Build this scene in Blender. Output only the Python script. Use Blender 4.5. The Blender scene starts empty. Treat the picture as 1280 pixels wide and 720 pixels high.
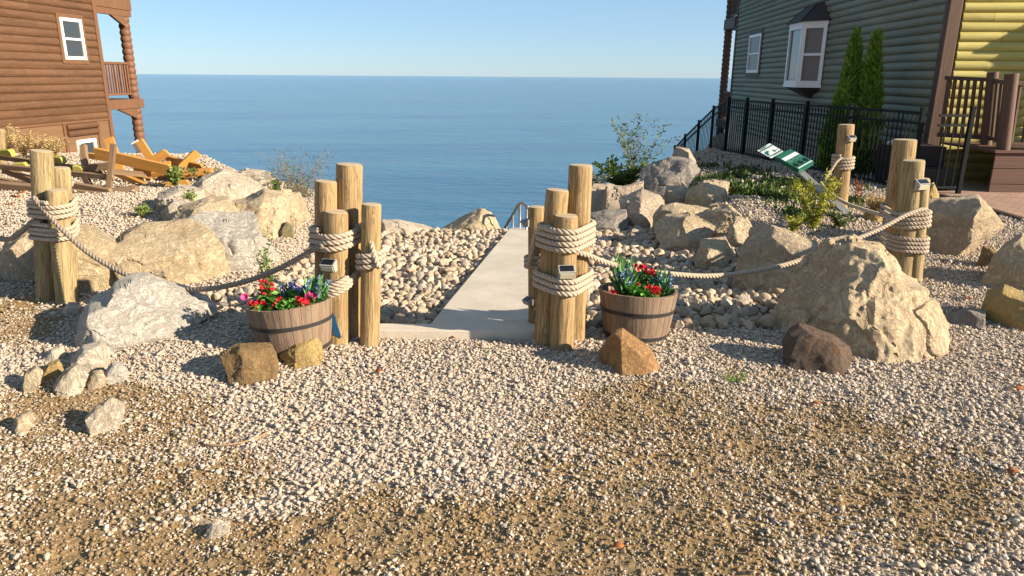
import bpy, bmesh, math, random
import numpy as np
from mathutils import Vector, Matrix, Euler, noise

R = math.radians
S = bpy.context.scene
COL = S.collection
random.seed(7)
RNG = np.random.default_rng(11)

# ------------------------------------------------------------------ camera
FPX = 900.0
cam_d = bpy.data.cameras.new("camera")
cam = bpy.data.objects.new("camera", cam_d)
COL.objects.link(cam)
cam_d.sensor_width = 36.0
cam_d.lens = FPX / 1280 * 36
cam_d.clip_start = 0.05
cam_d.clip_end = 60000
CAM_H = 1.65
cam.matrix_world = (Matrix.Translation((0, 0, CAM_H)) @ Matrix.Rotation(R(90 - 16.37), 4, 'X')
                    @ Matrix.Rotation(R(0.42), 4, 'Z'))
CAM_M = cam.matrix_world.copy()
CAM_I = CAM_M.inverted()
S.camera = cam

# ------------------------------------------------------------------ sky, sun, exposure
SUN_AZ, SUN_EL = 111.0, 22.5
world = bpy.data.worlds.new("World")
S.world = world
world.use_nodes = True
_nt = world.node_tree
_sky = _nt.nodes.new("ShaderNodeTexSky")
_sky.sky_type = 'NISHITA'
_sky.sun_disc = False
_sky.sun_elevation = R(SUN_EL)
_sky.sun_rotation = R(SUN_AZ)
_sky.altitude = 1500
_sky.ozone_density = 6.0
_sky.dust_density = 0.4
_hz = _nt.nodes.new("ShaderNodeMix"); _hz.data_type = 'RGBA'     # thin high haze evens the clear-sky colour out
_hz.inputs[0].default_value = 0.6
_hz.inputs[7].default_value = (1.75, 2.4, 2.95, 1)
_nt.links.new(_sky.outputs[0], _hz.inputs[6])
_nt.links.new(_hz.outputs[2], _nt.nodes["Background"].inputs[0])
_nt.nodes["Background"].inputs[1].default_value = 0.088
sun_d = bpy.data.lights.new("sun", 'SUN')
sun_d.energy = 5.0
sun_d.angle = R(0.55)
sun_d.color = (1.0, 0.855, 0.67)
sun = bpy.data.objects.new("sun", sun_d)
COL.objects.link(sun)
_sv = Vector((math.sin(R(SUN_AZ)) * math.cos(R(SUN_EL)), math.cos(R(SUN_AZ)) * math.cos(R(SUN_EL)), math.sin(R(SUN_EL))))
sun.rotation_euler = _sv.to_track_quat('Z', 'Y').to_euler()
sun.location = _sv * 60
S.view_settings.view_transform = 'Standard'
S.view_settings.look = 'None'
S.view_settings.gamma = 1
S.view_settings.use_curve_mapping = False
S.view_settings.exposure = 1.3

# ------------------------------------------------------------------ pixel helpers (photo pixels, 1280 x 720)
def ray(px, py):
    d = CAM_M.to_3x3() @ Vector(((px - 640) / FPX, -(py - 360) / FPX, -1))
    return d
CAM_O = Vector((0, 0, CAM_H))
def at_y(px, py, Y):
    d = ray(px, py)
    return CAM_O + d * (Y / d.y)
def at_plane(px, py, p, n):
    d = ray(px, py)
    return CAM_O + d * ((Vector(p) - CAM_O).dot(n) / d.dot(n))
def project(P):
    M = np.array(CAM_I)
    Q = P @ M[:3, :3].T + M[:3, 3]
    z = -Q[:, 2]
    z = np.where(z < 0.05, 0.05, z)
    return 640 + FPX * Q[:, 0] / z, 360 - FPX * Q[:, 1] / z, -Q[:, 2]

# ------------------------------------------------------------------ terrain
def _hash(ix, iy, seed):
    h = (ix.astype(np.int64) * 374761393 + iy.astype(np.int64) * 668265263 + seed * 974711) & 0x7fffffff
    h = ((h ^ (h >> 13)) * 1274126177) & 0x7fffffff
    return ((h ^ (h >> 16)) & 0xffff) / 65535.0
def vnoise(x, y, seed=0):
    ix, iy = np.floor(x), np.floor(y)
    fx, fy = x - ix, y - iy
    fx = fx * fx * (3 - 2 * fx); fy = fy * fy * (3 - 2 * fy)
    a = _hash(ix, iy, seed); b = _hash(ix + 1, iy, seed); c = _hash(ix, iy + 1, seed); d = _hash(ix + 1, iy + 1, seed)
    return (a * (1 - fx) + b * fx) * (1 - fy) + (c * (1 - fx) + d * fx) * fy
def fbm(x, y, seed=0, o=4):
    t = 0; a = 0.5
    for k in range(o):
        t = t + a * vnoise(x, y, seed + k * 17); x = x * 2.03; y = y * 2.03; a *= 0.5
    return t
def sstep(a, b, x):
    t = np.clip((x - a) / (b - a), 0, 1)
    return t * t * (3 - 2 * t)

PATH_L0, PATH_L1 = Vector((-0.536, 4.72)), Vector((-0.03, 8.9))
PATH_W = 0.98
def path_z(y): return 0.035 - 0.052 * (np.maximum(y, 4.7) - 4.7)
def path_left(y): return -0.536 + (y - 4.72) * 0.121

EX = [-60, -14, -11, -7, -5, -3.2, -2, -1, 0, 1.3, 2, 3, 4, 5, 6.5, 10, 60]
EY = [34, 26, 23.5, 16.5, 13.2, 11.2, 9.7, 9.2, 9.3, 10.2, 11.6, 14.2, 17, 19.0, 24, 32, 36]
# bare soil patches: (px, py, rx, ry, strength); lower-right ones also paint a soft shade into the soil colour
DIRT_SHADE = [(1010, 620, 250, 110, .9), (860, 560, 210, 75, .8), (740, 680, 330, 75, .95), (380, 710, 420, 65, .9), (90, 610, 210, 60, .75),
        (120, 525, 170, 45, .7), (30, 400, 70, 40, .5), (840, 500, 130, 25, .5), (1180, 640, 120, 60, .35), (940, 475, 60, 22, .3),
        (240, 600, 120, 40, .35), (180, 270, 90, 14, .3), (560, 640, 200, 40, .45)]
def dirt_shade(x, y, z=None):
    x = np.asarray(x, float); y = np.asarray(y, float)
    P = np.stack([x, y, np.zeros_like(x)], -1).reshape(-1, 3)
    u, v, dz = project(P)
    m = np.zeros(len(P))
    for (a, b, rx, ry, s) in DIRT_SHADE:
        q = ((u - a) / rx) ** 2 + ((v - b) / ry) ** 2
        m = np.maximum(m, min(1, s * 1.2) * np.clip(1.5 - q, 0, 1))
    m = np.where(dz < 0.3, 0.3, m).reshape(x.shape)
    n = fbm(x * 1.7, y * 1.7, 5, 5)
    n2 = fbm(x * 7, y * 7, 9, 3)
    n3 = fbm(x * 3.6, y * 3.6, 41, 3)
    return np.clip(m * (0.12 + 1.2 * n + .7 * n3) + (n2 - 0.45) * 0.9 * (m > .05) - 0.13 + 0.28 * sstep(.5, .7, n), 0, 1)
CLY = [4.7, 4.95, 5.4, 5.6, 5.8, 6.5, 7.6, 8.6, 12]
CLX = [-1.5, -2.2, -2.5, -2.3, -1.95, -2.0, -2.1, -2.0, -1.9]     # left limit of the cobble bank
def base_h(x, y):
    x = np.asarray(x, float); y = np.asarray(y, float)
    ed = np.interp(x, EX, EY) + (fbm(x * .8, y * 0, 3) - .5) * .6
    h = -0.012 * np.maximum(y - 9, 0)
    h = h - 0.09 * np.maximum(y - 16, 0) * (x < 0)
    h = h + 0.10 * np.exp(-((x + 4.6) / 1.2) ** 2 - ((y - 8.6) / 1.6) ** 2)
    h = h + 0.12 * np.exp(-((x - 3.0) / 1.3) ** 2 - ((y - 9.6) / 2.2) ** 2)
    h = h + 0.10 * np.exp(-((x + 2.1) / 0.7) ** 2 - ((y - 4.35) / 0.5) ** 2)
    pl = path_left(y)
    rav = sstep(-.35, .35, x - np.interp(y, CLY, CLX)) * (1 - sstep(PATH_W + 1.1, PATH_W + 2.0, x - pl)) * sstep(4.57, 4.9, y)
    h = h * (1 - rav) + rav * (path_z(y) - 0.10)
    over = np.maximum(y - ed, 0)
    h = h - 0.62 * over - 0.25 * np.minimum(over, 0.6)
    return np.maximum(h, -9.5)
def H(x, y):
    x = np.asarray(x, float); y = np.asarray(y, float)
    near = 1 - sstep(9, 14, np.abs(y) + np.abs(x) * .3)
    return base_h(x, y) + (fbm(x * .9, y * .9, 21) - .47) * 0.05 * near * (1 - sstep(4.5, 4.9, y) * .7)
def detail(x, y, d):
    f_ = ((np.abs(x) < 5) & (y > .8) & (y < 7)).astype(float)
    return f_ * d * ((fbm(x * 9, y * 9, 31, 4) - .5) * .045 + (fbm(x * 30, y * 30, 33, 2) - .4) * .022)
def Hs(x, y): return float(H(np.array([x]), np.array([y]))[0])
def ground(px, py):
    d = ray(px, py)
    t = (0.0 - CAM_H) / d.z if d.z < -1e-4 else 100
    for _ in range(25):
        p = CAM_O + d * t
        t += (Hs(p.x, p.y) - p.z) / d.z * 0.8
    return CAM_O + d * t

# ------------------------------------------------------------------ node helpers
MATS = {}
class NT:
    def __init__(s, name, rough=0.8):
        m = bpy.data.materials.new(name); m.use_nodes = True
        s.m = m; s.t = m.node_tree; s.b = s.t.nodes["Principled BSDF"]
        s.b.inputs["Roughness"].default_value = rough
        s.b.inputs["Specular IOR Level"].default_value = 0.3
        s._pos = None
    def n(s, typ, **kw):
        x = s.t.nodes.new(typ)
        for k, v in kw.items(): setattr(x, k, v)
        return x
    def l(s, a, b): s.t.links.new(a, b)
    def pos(s, scale=(1, 1, 1), obj=False, rot=(0, 0, 0)):
        if obj: o = s.n("ShaderNodeTexCoord").outputs["Object"]
        else: o = s.n("ShaderNodeNewGeometry").outputs["Position"]
        mp = s.n("ShaderNodeMapping")
        mp.inputs["Scale"].default_value = scale
        mp.inputs["Rotation"].default_value = rot
        s.l(o, mp.inputs["Vector"])
        return mp.outputs[0]
    def noise(s, vec, scale, detail=4, rough=.55, dist=0.0):
        x = s.n("ShaderNodeTexNoise")
        x.inputs["Scale"].default_value = scale; x.inputs["Detail"].default_value = detail
        x.inputs["Roughness"].default_value = rough; x.inputs["Distortion"].default_value = dist
        if vec is not None: s.l(vec, x.inputs["Vector"])
        return x.outputs["Fac"]
    def vor(s, vec, scale, feature='F1', out="Distance"):
        x = s.n("ShaderNodeTexVoronoi", feature=feature)
        x.inputs["Scale"].default_value = scale
        if vec is not None: s.l(vec, x.inputs["Vector"])
        return x.outputs[out]
    def ramp(s, fac, stops, interp='LINEAR'):
        x = s.n("ShaderNodeValToRGB"); cr = x.color_ramp; cr.interpolation = interp
        while len(cr.elements) < len(stops): cr.elements.new(0.5)
        for e, (p, c) in zip(cr.elements, stops):
            e.position = p; e.color = (*c, 1) if len(c) == 3 else c
        s.l(fac, x.inputs[0]); return x.outputs[0]
    def fr(s, fac, a, b, lo=0.0, hi=1.0):
        x = s.n("ShaderNodeMapRange"); s.l(fac, x.inputs[0])
        for k, v in zip((1, 2, 3, 4), (a, b, lo, hi)): x.inputs[k].default_value = v
        return x.outputs[0]
    def mix(s, fac, a, b, mode='MIX'):
        x = s.n("ShaderNodeMix", data_type='RGBA', blend_type=mode)
        if isinstance(fac, (int, float)): x.inputs[0].default_value = fac
        else: s.l(fac, x.inputs[0])
        for i, c in ((6, a), (7, b)):
            if isinstance(c, (tuple, list)): x.inputs[i].default_value = (*c, 1)
            else: s.l(c, x.inputs[i])
        return x.outputs[2]
    def math(s, op, a, b=None):
        x = s.n("ShaderNodeMath", operation=op)
        for i, c in enumerate((a, b)):
            if c is None: continue
            if isinstance(c, (int, float)): x.inputs[i].default_value = c
            else: s.l(c, x.inputs[i])
        return x.outputs[0]
    def attr(s, name):
        return s.n("ShaderNodeAttribute", attribute_name=name)
    def col(s, c):
        if isinstance(c, (tuple, list)): s.b.inputs["Base Color"].default_value = (*c, 1)
        else: s.l(c, s.b.inputs["Base Color"])
    def bump(s, h, dist=.02, strength=.6, prev=None):
        x = s.n("ShaderNodeBump"); x.inputs["Distance"].default_value = dist; x.inputs["Strength"].default_value = strength
        s.l(h, x.inputs["Height"])
        if prev is not None: s.l(prev, x.inputs["Normal"])
        s.l(x.outputs[0], s.b.inputs["Normal"]); return x.outputs[0]

def rock_mat(name, c1, c2, c3, vein=(.62, .58, .5), veins=.22, rough=.9, sc=1.0, strata=0.0):
    t = NT(name, rough)
    oi = t.n("ShaderNodeObjectInfo")
    p = t.pos()
    va = t.n("ShaderNodeVectorMath", operation='ADD'); t.l(p, va.inputs[0])
    cm = t.n("ShaderNodeCombineXYZ"); t.l(t.math('MULTIPLY', oi.outputs["Random"], 9.0), cm.inputs[2]); t.l(cm.outputs[0], va.inputs[1])
    p = va.outputs[0]
    n1 = t.noise(p, 2.2 * sc, 7, .62, .6)
    n2 = t.noise(p, 6.5 * sc, 8, .65, .3)
    n3 = t.noise(p, 26 * sc, 6, .7)
    c = t.mix(t.fr(n1, .38, .62), c1, c2)
    c = t.mix(t.fr(n2, .5, .72, 0, .5), c, c3)
    vn = t.noise(p, 4.5 * sc, 9, .7, 2.2)
    ridge = t.math('ABSOLUTE', t.math('SUBTRACT', vn, .5))
    c = t.mix(t.fr(ridge, 0.0, .035, veins, 0), c, vein)
    n4 = t.noise(p, 75 * sc, 5, .75)
    c = t.mix(t.fr(n3, .35, .65, 0.0, .5), c, t.mix(1.0, c, (.55, .52, .48), 'MULTIPLY'))
    c = t.mix(t.fr(n4, .5, .68, 0.0, .45), c, t.mix(1.0, c, (1.3, 1.3, 1.3), 'MULTIPLY'))
    t.col(c)
    h = t.math('ADD', t.math('MULTIPLY', n2, 1.0), t.math('ADD', t.math('MULTIPLY', n3, .6), t.math('MULTIPLY', n4, .22)))
    cr = t.vor(p, 5 * sc, 'DISTANCE_TO_EDGE')
    h = t.math('ADD', h, t.math('MULTIPLY', t.fr(ridge, 0, .05, -.5, 0), .35))
    if strata:
        q = t.n("ShaderNodeMapping"); q.inputs["Scale"].default_value = (1.2, 1.2, 11); q.inputs["Rotation"].default_value = (.15, .2, 0); t.l(p, q.inputs[0])
        h = t.math('ADD', h, t.math('MULTIPLY', t.noise(q.outputs[0], 2.0, 5, .6), strata))
    t.bump(h, .075 / sc, .85)
    MATS[name] = t.m
    return t.m

rock_mat("limestone_pale", (.66, .57, .445), (.57, .475, .35), (.70, .63, .52))
rock_mat("limestone_tan", (.57, .455, .31), (.49, .37, .225), (.63, .54, .40), strata=.5)
rock_mat("limestone_gold", (.60, .475, .30), (.50, .375, .215), (.65, .555, .41), strata=.6)
rock_mat("limestone_grey", (.62, .56, .47), (.52, .475, .40), (.68, .615, .52), vein=(.66, .62, .56), veins=.5, strata=.8)
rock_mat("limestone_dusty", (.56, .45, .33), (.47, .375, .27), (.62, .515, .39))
rock_mat("limestone_buff", (.63, .50, .325), (.55, .425, .265), (.68, .575, .41), strata=.35)
rock_mat("limestone_cream", (.70, .555, .36), (.62, .475, .295), (.74, .62, .44), veins=.15, strata=.35)
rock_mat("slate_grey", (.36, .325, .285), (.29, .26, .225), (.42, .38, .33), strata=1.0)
rock_mat("sandstone_orange", (.44, .255, .11), (.36, .20, .085), (.49, .31, .155), vein=(.40, .22, .1), veins=.1, sc=1.6)
rock_mat("stone_rust_dark", (.115, .09, .075), (.15, .10, .07), (.24, .125, .055), vein=(.30, .15, .06), veins=.3, sc=2.2)
rock_mat("stone_brown", (.29, .185, .08), (.21, .14, .07), (.36, .25, .12), vein=(.4, .3, .16), veins=.25, sc=2)
rock_mat("stone_mossy", (.19, .17, .07), (.26, .21, .11), (.13, .14, .04), sc=2)
rock_mat("stone_yellow", (.45, .31, .11), (.36, .25, .09), (.5, .38, .18), sc=3)

def cobble_mat(name, stops):
    t = NT(name, .9)
    oi = t.n("ShaderNodeObjectInfo")
    a = t.attr("tint")
    f = t.math('FRACT', t.math('ADD', oi.outputs["Random"], a.outputs["Fac"]))
    c = t.ramp(f, stops)
    p = t.pos()
    n = t.noise(p, 28, 6, .65, .4)
    c = t.mix(t.fr(n, .35, .7, 0, .6), c, t.mix(1.0, c, (.62, .58, .52), 'MULTIPLY'))
    t.col(c)
    t.bump(t.noise(p, 55, 5, .6), .012, .6)
    MATS[name] = t.m
cobble_mat("cobble_stone", [(0, (.48, .39, .285)), (.22, (.41, .32, .22)), (.4, (.34, .265, .185)), (.55, (.47, .39, .295)), (.7, (.30, .255, .215)), (.82, (.52, .44, .34)), (1, (.39, .30, .205))])
cobble_mat("gravel_stone", [(0, (.52, .435, .345)), (.2, (.45, .37, .285)), (.36, (.40, .335, .275)), (.5, (.55, .475, .39)), (.62, (.45, .335, .22)), (.72, (.50, .42, .335)), (.83, (.34, .28, .23)), (.92, (.42, .37, .32)), (1, (.57, .50, .42))])
cobble_mat("soil_clod", [(0, (.27, .195, .105)), (.3, (.21, .145, .075)), (.6, (.32, .24, .14)), (.85, (.17, .12, .062)), (1, (.27, .20, .115))])

# ground
t = NT("ground_soil_gravel", .95)
p = t.pos()
d = t.attr("dirt_shade").outputs["Fac"]
vc = t.n("ShaderNodeTexVoronoi"); vc.inputs["Scale"].default_value = 34; t.l(p, vc.inputs["Vector"])
sep = t.n("ShaderNodeSeparateColor"); t.l(vc.outputs["Color"], sep.inputs[0])
st = t.ramp(sep.outputs[0], [(0, (.46, .38, .28)), (.3, (.40, .32, .23)), (.55, (.49, .42, .32)), (.8, (.34, .27, .19)), (1, (.44, .36, .25))])
st = t.mix(t.fr(vc.outputs["Distance"], .35, .75, 0, .5), st, (.31, .24, .17))
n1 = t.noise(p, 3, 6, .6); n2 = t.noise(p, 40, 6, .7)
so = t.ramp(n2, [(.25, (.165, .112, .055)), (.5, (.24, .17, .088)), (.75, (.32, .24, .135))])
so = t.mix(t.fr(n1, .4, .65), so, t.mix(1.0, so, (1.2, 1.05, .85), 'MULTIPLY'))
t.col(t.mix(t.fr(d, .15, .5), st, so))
h = t.math('ADD', t.math('MULTIPLY', vc.outputs["Distance"], -.5), n2)
t.bump(h, .02, .8)
MATS["ground"] = t.m

def wood_mat(name, c1, c2, c3, axis=2, stretch=.07, sc=9, rough=.8, obj=True, bump=.006, knots=.35, cracks=0.0, logh=0.0):
    t = NT(name, rough)
    s = [1, 1, 1]; s[axis] = stretch
    p = t.pos(tuple(s), obj)
    oi = t.n("ShaderNodeObjectInfo")
    va = t.n("ShaderNodeVectorMath", operation='ADD'); t.l(p, va.inputs[0])
    cm = t.n("ShaderNodeCombineXYZ"); t.l(t.math('MULTIPLY', oi.outputs["Random"], 7.0), cm.inputs[axis]); t.l(cm.outputs[0], va.inputs[1])
    p = va.outputs[0]
    n1 = t.noise(p, sc, 5, .6, .5); n2 = t.noise(p, sc * 5, 5, .65)
    c = t.mix(t.fr(n1, .36, .64), c1, c2)
    c = t.mix(t.fr(n2, .5, .75, 0, .7), c, c3)
    s2 = [1, 1, 1]; s2[axis] = .45
    if logh:
        sp = t.n("ShaderNodeSeparateXYZ"); t.l(t.pos((1, 1, 1), True), sp.inputs[0])
        lz = t.math('FLOOR', t.math('DIVIDE', sp.outputs[2], logh))
        wn = t.n("ShaderNodeTexWhiteNoise", noise_dimensions='1D'); t.l(lz, wn.inputs["W"])
        ly = t.math('FLOOR', t.math('ADD', t.math('DIVIDE', sp.outputs[axis], 3.1), t.math('MULTIPLY', wn.outputs["Value"], 7.0)))
        wn2 = t.n("ShaderNodeTexWhiteNoise", noise_dimensions='2D'); cb = t.n("ShaderNodeCombineXYZ"); t.l(lz, cb.inputs[0]); t.l(ly, cb.inputs[1]); t.l(cb.outputs[0], wn2.inputs["Vector"])
        c = t.mix(t.fr(wn2.outputs["Value"], 0, 1, 0, .55), c, t.mix(1.0, c, (.66, .64, .60), 'MULTIPLY'))
        fl = t.math('FRACT', t.math('ADD', t.math('DIVIDE', sp.outputs[axis], 3.1), t.math('MULTIPLY', wn.outputs["Value"], 7.0)))
        c = t.mix(t.fr(fl, 0, .004, .75, 0), c, (.03, .025, .02))
        kn = t.noise(t.pos((1.3, 1.3, 1.3), True), 6.5, 2, .4)
        c = t.mix(t.fr(kn, .70, .76, 0, .45), c, c3)
    if cracks:
        n3 = t.noise(p, sc * 1.9, 8, .72, .8)
        ck = t.math('ABSOLUTE', t.math('SUBTRACT', n3, .5))
        c = t.mix(t.fr(ck, 0, .042, .92, 0), c, t.mix(1.0, c, (.42, .36, .3), 'MULTIPLY'))
        pz = t.noise(t.pos((1, 1, .5), obj), 2.6, 4, .6)
        c = t.mix(t.fr(pz, .42, .7, 0, .6), c, t.mix(1.0, c, (.72, .70, .55), 'MULTIPLY'))
    p2 = t.pos(tuple(s2), obj)
    vk = t.vor(p2, 3.1)
    c = t.mix(t.fr(vk, .05, .14, knots, 0), c, t.mix(1.0, c, (.38, .29, .21), 'MULTIPLY'))
    t.col(c)
    t.bump(t.math('ADD', n2, t.math('MULTIPLY', n1, .5)), bump, .7)
    MATS[name] = t.m
    return t.m
wood_mat("post_wood", (.36, .25, .12), (.285, .19, .088), (.43, .32, .18), sc=13, bump=.014, cracks=.8)
wood_mat("post_wood_green", (.36, .275, .14), (.28, .21, .105), (.42, .34, .20), sc=13, bump=.014, cracks=.8)
wood_mat("stave_wood", (.215, .15, .10), (.15, .105, .073), (.29, .215, .15), sc=16)
wood_mat("board_orange", (.47, .235, .055), (.40, .19, .04), (.52, .28, .09), axis=0, sc=10, rough=.55)
wood_mat("board_weathered", (.22, .145, .085), (.165, .105, .06), (.29, .20, .12), axis=0, sc=12)
wood_mat("board_moss", (.40, .36, .07), (.30, .28, .06), (.36, .27, .12), axis=0, sc=10)
wood_mat("board_white", (.75, .73, .68), (.7, .68, .62), (.66, .62, .55), axis=0, sc=10)
wood_mat("log_brown", (.125, .063, .031), (.10, .049, .023), (.175, .10, .053), axis=1, sc=7, rough=.6, stretch=.12, knots=.2, logh=.18)
wood_mat("log_brown_column", (.155, .072, .038), (.125, .058, .03), (.195, .10, .056), axis=0, sc=7, rough=.6)
wood_mat("trim_brown", (.145, .072, .036), (.12, .06, .029), (.18, .096, .05), axis=2, sc=8, rough=.6)
wood_mat("skirt_brown", (.155, .087, .044), (.128, .07, .034), (.195, .117, .064), axis=1, sc=9, rough=.7)
wood_mat("log_green", (.19, .20, .135), (.155, .168, .112), (.235, .24, .17), axis=1, sc=7, rough=.6, stretch=.12, knots=.15, logh=.15)
wood_mat("log_yellow", (.45, .385, .11), (.385, .325, .09), (.51, .44, .16), axis=0, sc=7, rough=.6, stretch=.12, knots=.1, logh=.15)
wood_mat("trim_dark", (.085, .05, .035), (.065, .038, .027), (.115, .07, .05), axis=2, sc=8, rough=.6)
wood_mat("deck_brown", (.11, .056, .04), (.09, .045, .032), (.14, .075, .052), axis=0, sc=8, rough=.65)
wood_mat("post_brown", (.115, .068, .045), (.09, .052, .035), (.15, .092, .06), axis=2, sc=8, rough=.65)

def plain(name, c, rough=.6, metal=0, var=.25, sc=18, bump=0.0, spec=.3):
    t = NT(name, rough)
    n = t.noise(t.pos(), sc, 5, .6)
    t.col(t.mix(t.fr(n, .35, .68, 0, 1), c, tuple(v * (1 - var) for v in c)))
    t.b.inputs["Metallic"].default_value = metal
    t.b.inputs["Specular IOR Level"].default_value = spec
    if bump: t.bump(n, bump, .5)
    MATS[name] = t.m
    return t.m
plain("white_paint", (.78, .77, .74), .45, var=.08)
plain("black_metal", (.008, .010, .010), .6, var=.2, spec=.12)
plain("hoop_iron", (.035, .034, .034), .5, var=.3)
plain("grey_metal", (.28, .29, .30), .4, metal=.7, var=.15)
plain("galvanised", (.42, .43, .40), .45, metal=.6, var=.25, sc=40)
plain("sign_green", (.02, .13, .085), .4, var=.15)
plain("sign_green_light", (.13, .30, .20), .45, var=.15)
plain("sign_white", (.62, .66, .66), .4, var=.06)
plain("sign_black", (.01, .012, .012), .4, var=.05)
plain("lamp_housing", (.36, .345, .31), .45, var=.12)
plain("lamp_lens", (.52, .47, .33), .3, var=.1)
plain("solar_cell", (.012, .014, .022), .2, var=.2, spec=.6)
plain("roof_brown", (.055, .042, .04), .7, var=.3)
plain("dark_wood", (.04, .03, .026), .8, var=.3)
plain("potting_soil", (.035, .024, .016), .95, var=.5, sc=60, bump=.02)
plain("tag_blue", (.01, .08, .17), .4)
plain("petal_red", (.52, .012, .025), .6, var=.35, sc=60)
plain("petal_pink", (.55, .06, .20), .6, var=.25, sc=60)
plain("petal_violet", (.33, .32, .60), .6, var=.25, sc=60)
plain("petal_blue", (.22, .32, .52), .6, var=.25, sc=60)
plain("pvc_white", (.6, .6, .58), .4, var=.1)
plain("leaf_rust", (.34, .12, .035), .7, var=.3, sc=30)
plain("twig_brown", (.30, .20, .11), .8)

def leaf_mat(name, c1, c2, transl=.25):
    t = NT(name, .55)
    a = t.attr("tint").outputs["Fac"]
    c = t.mix(a, c1, c2)
    t.col(c)
    tr = t.n("ShaderNodeBsdfTranslucent"); t.l(c, tr.inputs[0])
    mx = t.n("ShaderNodeMixShader"); mx.inputs[0].default_value = transl
    t.l(t.b.outputs[0], mx.inputs[1]); t.l(tr.outputs[0], mx.inputs[2])
    t.l(mx.outputs[0], t.t.nodes["Material Output"].inputs[0])
    MATS[name] = t.m
leaf_mat("leaf_cedar", (.085, .19, .025), (.27, .39, .045))
leaf_mat("leaf_flower_green", (.06, .2, .025), (.16, .38, .06))
leaf_mat("leaf_lavender", (.08, .22, .06), (.19, .38, .14))
leaf_mat("leaf_shrub", (.045, .09, .02), (.13, .18, .045))
leaf_mat("leaf_grey", (.10, .13, .10), (.2, .23, .17))
leaf_mat("leaf_weed", (.12, .2, .035), (.26, .32, .09))
leaf_mat("leaf_goldenrod", (.22, .24, .03), (.46, .42, .045))
leaf_mat("leaf_dry", (.42, .30, .13), (.55, .43, .22))
leaf_mat("leaf_grass", (.045, .085, .018), (.11, .16, .035))
leaf_mat("leaf_tree", (.05, .09, .02), (.1, .14, .035))

# rope
t = NT("rope_manila", .9)
n = t.noise(t.pos(), 90, 4, .7)
t.col(t.ramp(n, [(.3, (.27, .205, .14)), (.5, (.40, .32, .235)), (.75, (.50, .42, .33))]))
t.bump(n, .004, .8)
MATS["rope"] = t.m
t = NT("rope_dark", .9)
n = t.noise(t.pos(), 90, 4, .7)
t.col(t.ramp(n, [(.3, (.15, .12, .085)), (.5, (.25, .20, .15)), (.75, (.33, .275, .21))]))
t.bump(n, .004, .8)
MATS["rope_dark"] = t.m
# sawn post ends
t = NT("end_grain", .85)
p = t.pos((1, 1, .0), True)
ln = t.n("ShaderNodeVectorMath", operation='LENGTH'); t.l(p, ln.inputs[0])
rg = t.math('SINE', t.math('MULTIPLY', ln.outputs["Value"], 520.0))
n = t.noise(t.pos((1, 1, 1), True), 40, 5, .65)
c = t.mix(t.fr(rg, -1, 1, 0, .55), (.46, .37, .24), (.33, .245, .145))
t.col(t.mix(t.fr(n, .4, .7, 0, .6), c, (.27, .21, .14)))
MATS["end_grain"] = t.m
# concrete
t = NT("concrete", .85)
p = t.pos()
n = t.noise(p, 3.2, 9, .68); n2 = t.noise(p, 70, 5, .7)
c = t.mix(t.fr(n, .3, .7), (.57, .505, .41), (.43, .375, .30))
t.col(t.mix(t.fr(n2, .55, .8, 0, .5), c, (.30, .26, .2)))
t.bump(n2, .004, .5)
MATS["concrete"] = t.m
# pavers
t = NT("brick_pavers", .85)
p = t.pos((1, 1, 1), rot=(0, 0, R(42)))
b = t.n("ShaderNodeTexBrick"); t.l(p, b.inputs["Vector"])
b.inputs["Color1"].default_value = (.40, .225, .15, 1); b.inputs["Color2"].default_value = (.27, .155, .11, 1); b.inputs["Mortar"].default_value = (.12, .09, .07, 1)
b.inputs["Scale"].default_value = 2.4; b.inputs["Mortar Size"].default_value = .02
n = t.noise(t.pos(), 12, 5, .6)
t.col(t.mix(t.fr(n, .3, .7, 0, .5), b.outputs[0], (.36, .26, .2)))
t.bump(b.outputs["Fac"], -.004, .6)
MATS["pavers"] = t.m
# water
t = NT("lake_water", .12)
p = t.pos()
q = t.n("ShaderNodeMapping"); q.inputs["Scale"].default_value = (.5, 1.3, 1); t.l(p, q.inputs[0])
w1 = t.noise(q.outputs[0], .9, 6, .62, .2); w2 = t.noise(q.outputs[0], .06, 5, .6, .4)
st_ = t.n("ShaderNodeMapping"); st_.inputs["Scale"].default_value = (.004, .03, 1); t.l(p, st_.inputs[0])
w3 = t.noise(st_.outputs[0], 1.0, 5, .6, .8)
t.col(t.mix(t.fr(t.math('ADD', w2, w3), .75, 1.25), (.020, .104, .215), (.042, .158, .265)))
t.b.inputs["IOR"].default_value = 1.33
t.b.inputs["Specular IOR Level"].default_value = .35
t.bump(t.math('ADD', w1, t.math('MULTIPLY', w2, 3.0)), 1.0, .55)
MATS["water"] = t.m
# glass
t = NT("window_glass", .06)
t.col((.035, .04, .045)); t.b.inputs["Specular IOR Level"].default_value = .7
MATS["glass"] = t.m
t = NT("window_blind", .5)
p = t.pos()
wv = t.n("ShaderNodeTexWave", bands_direction='Z'); wv.inputs["Scale"].default_value = 7; t.l(p, wv.inputs["Vector"])
t.col(t.mix(wv.outputs["Fac"], (.12, .115, .105), (.22, .21, .19)))
t.b.inputs["Coat Weight"].default_value = .2; t.b.inputs["Coat Roughness"].default_value = .05
MATS["blind"] = t.m

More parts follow.
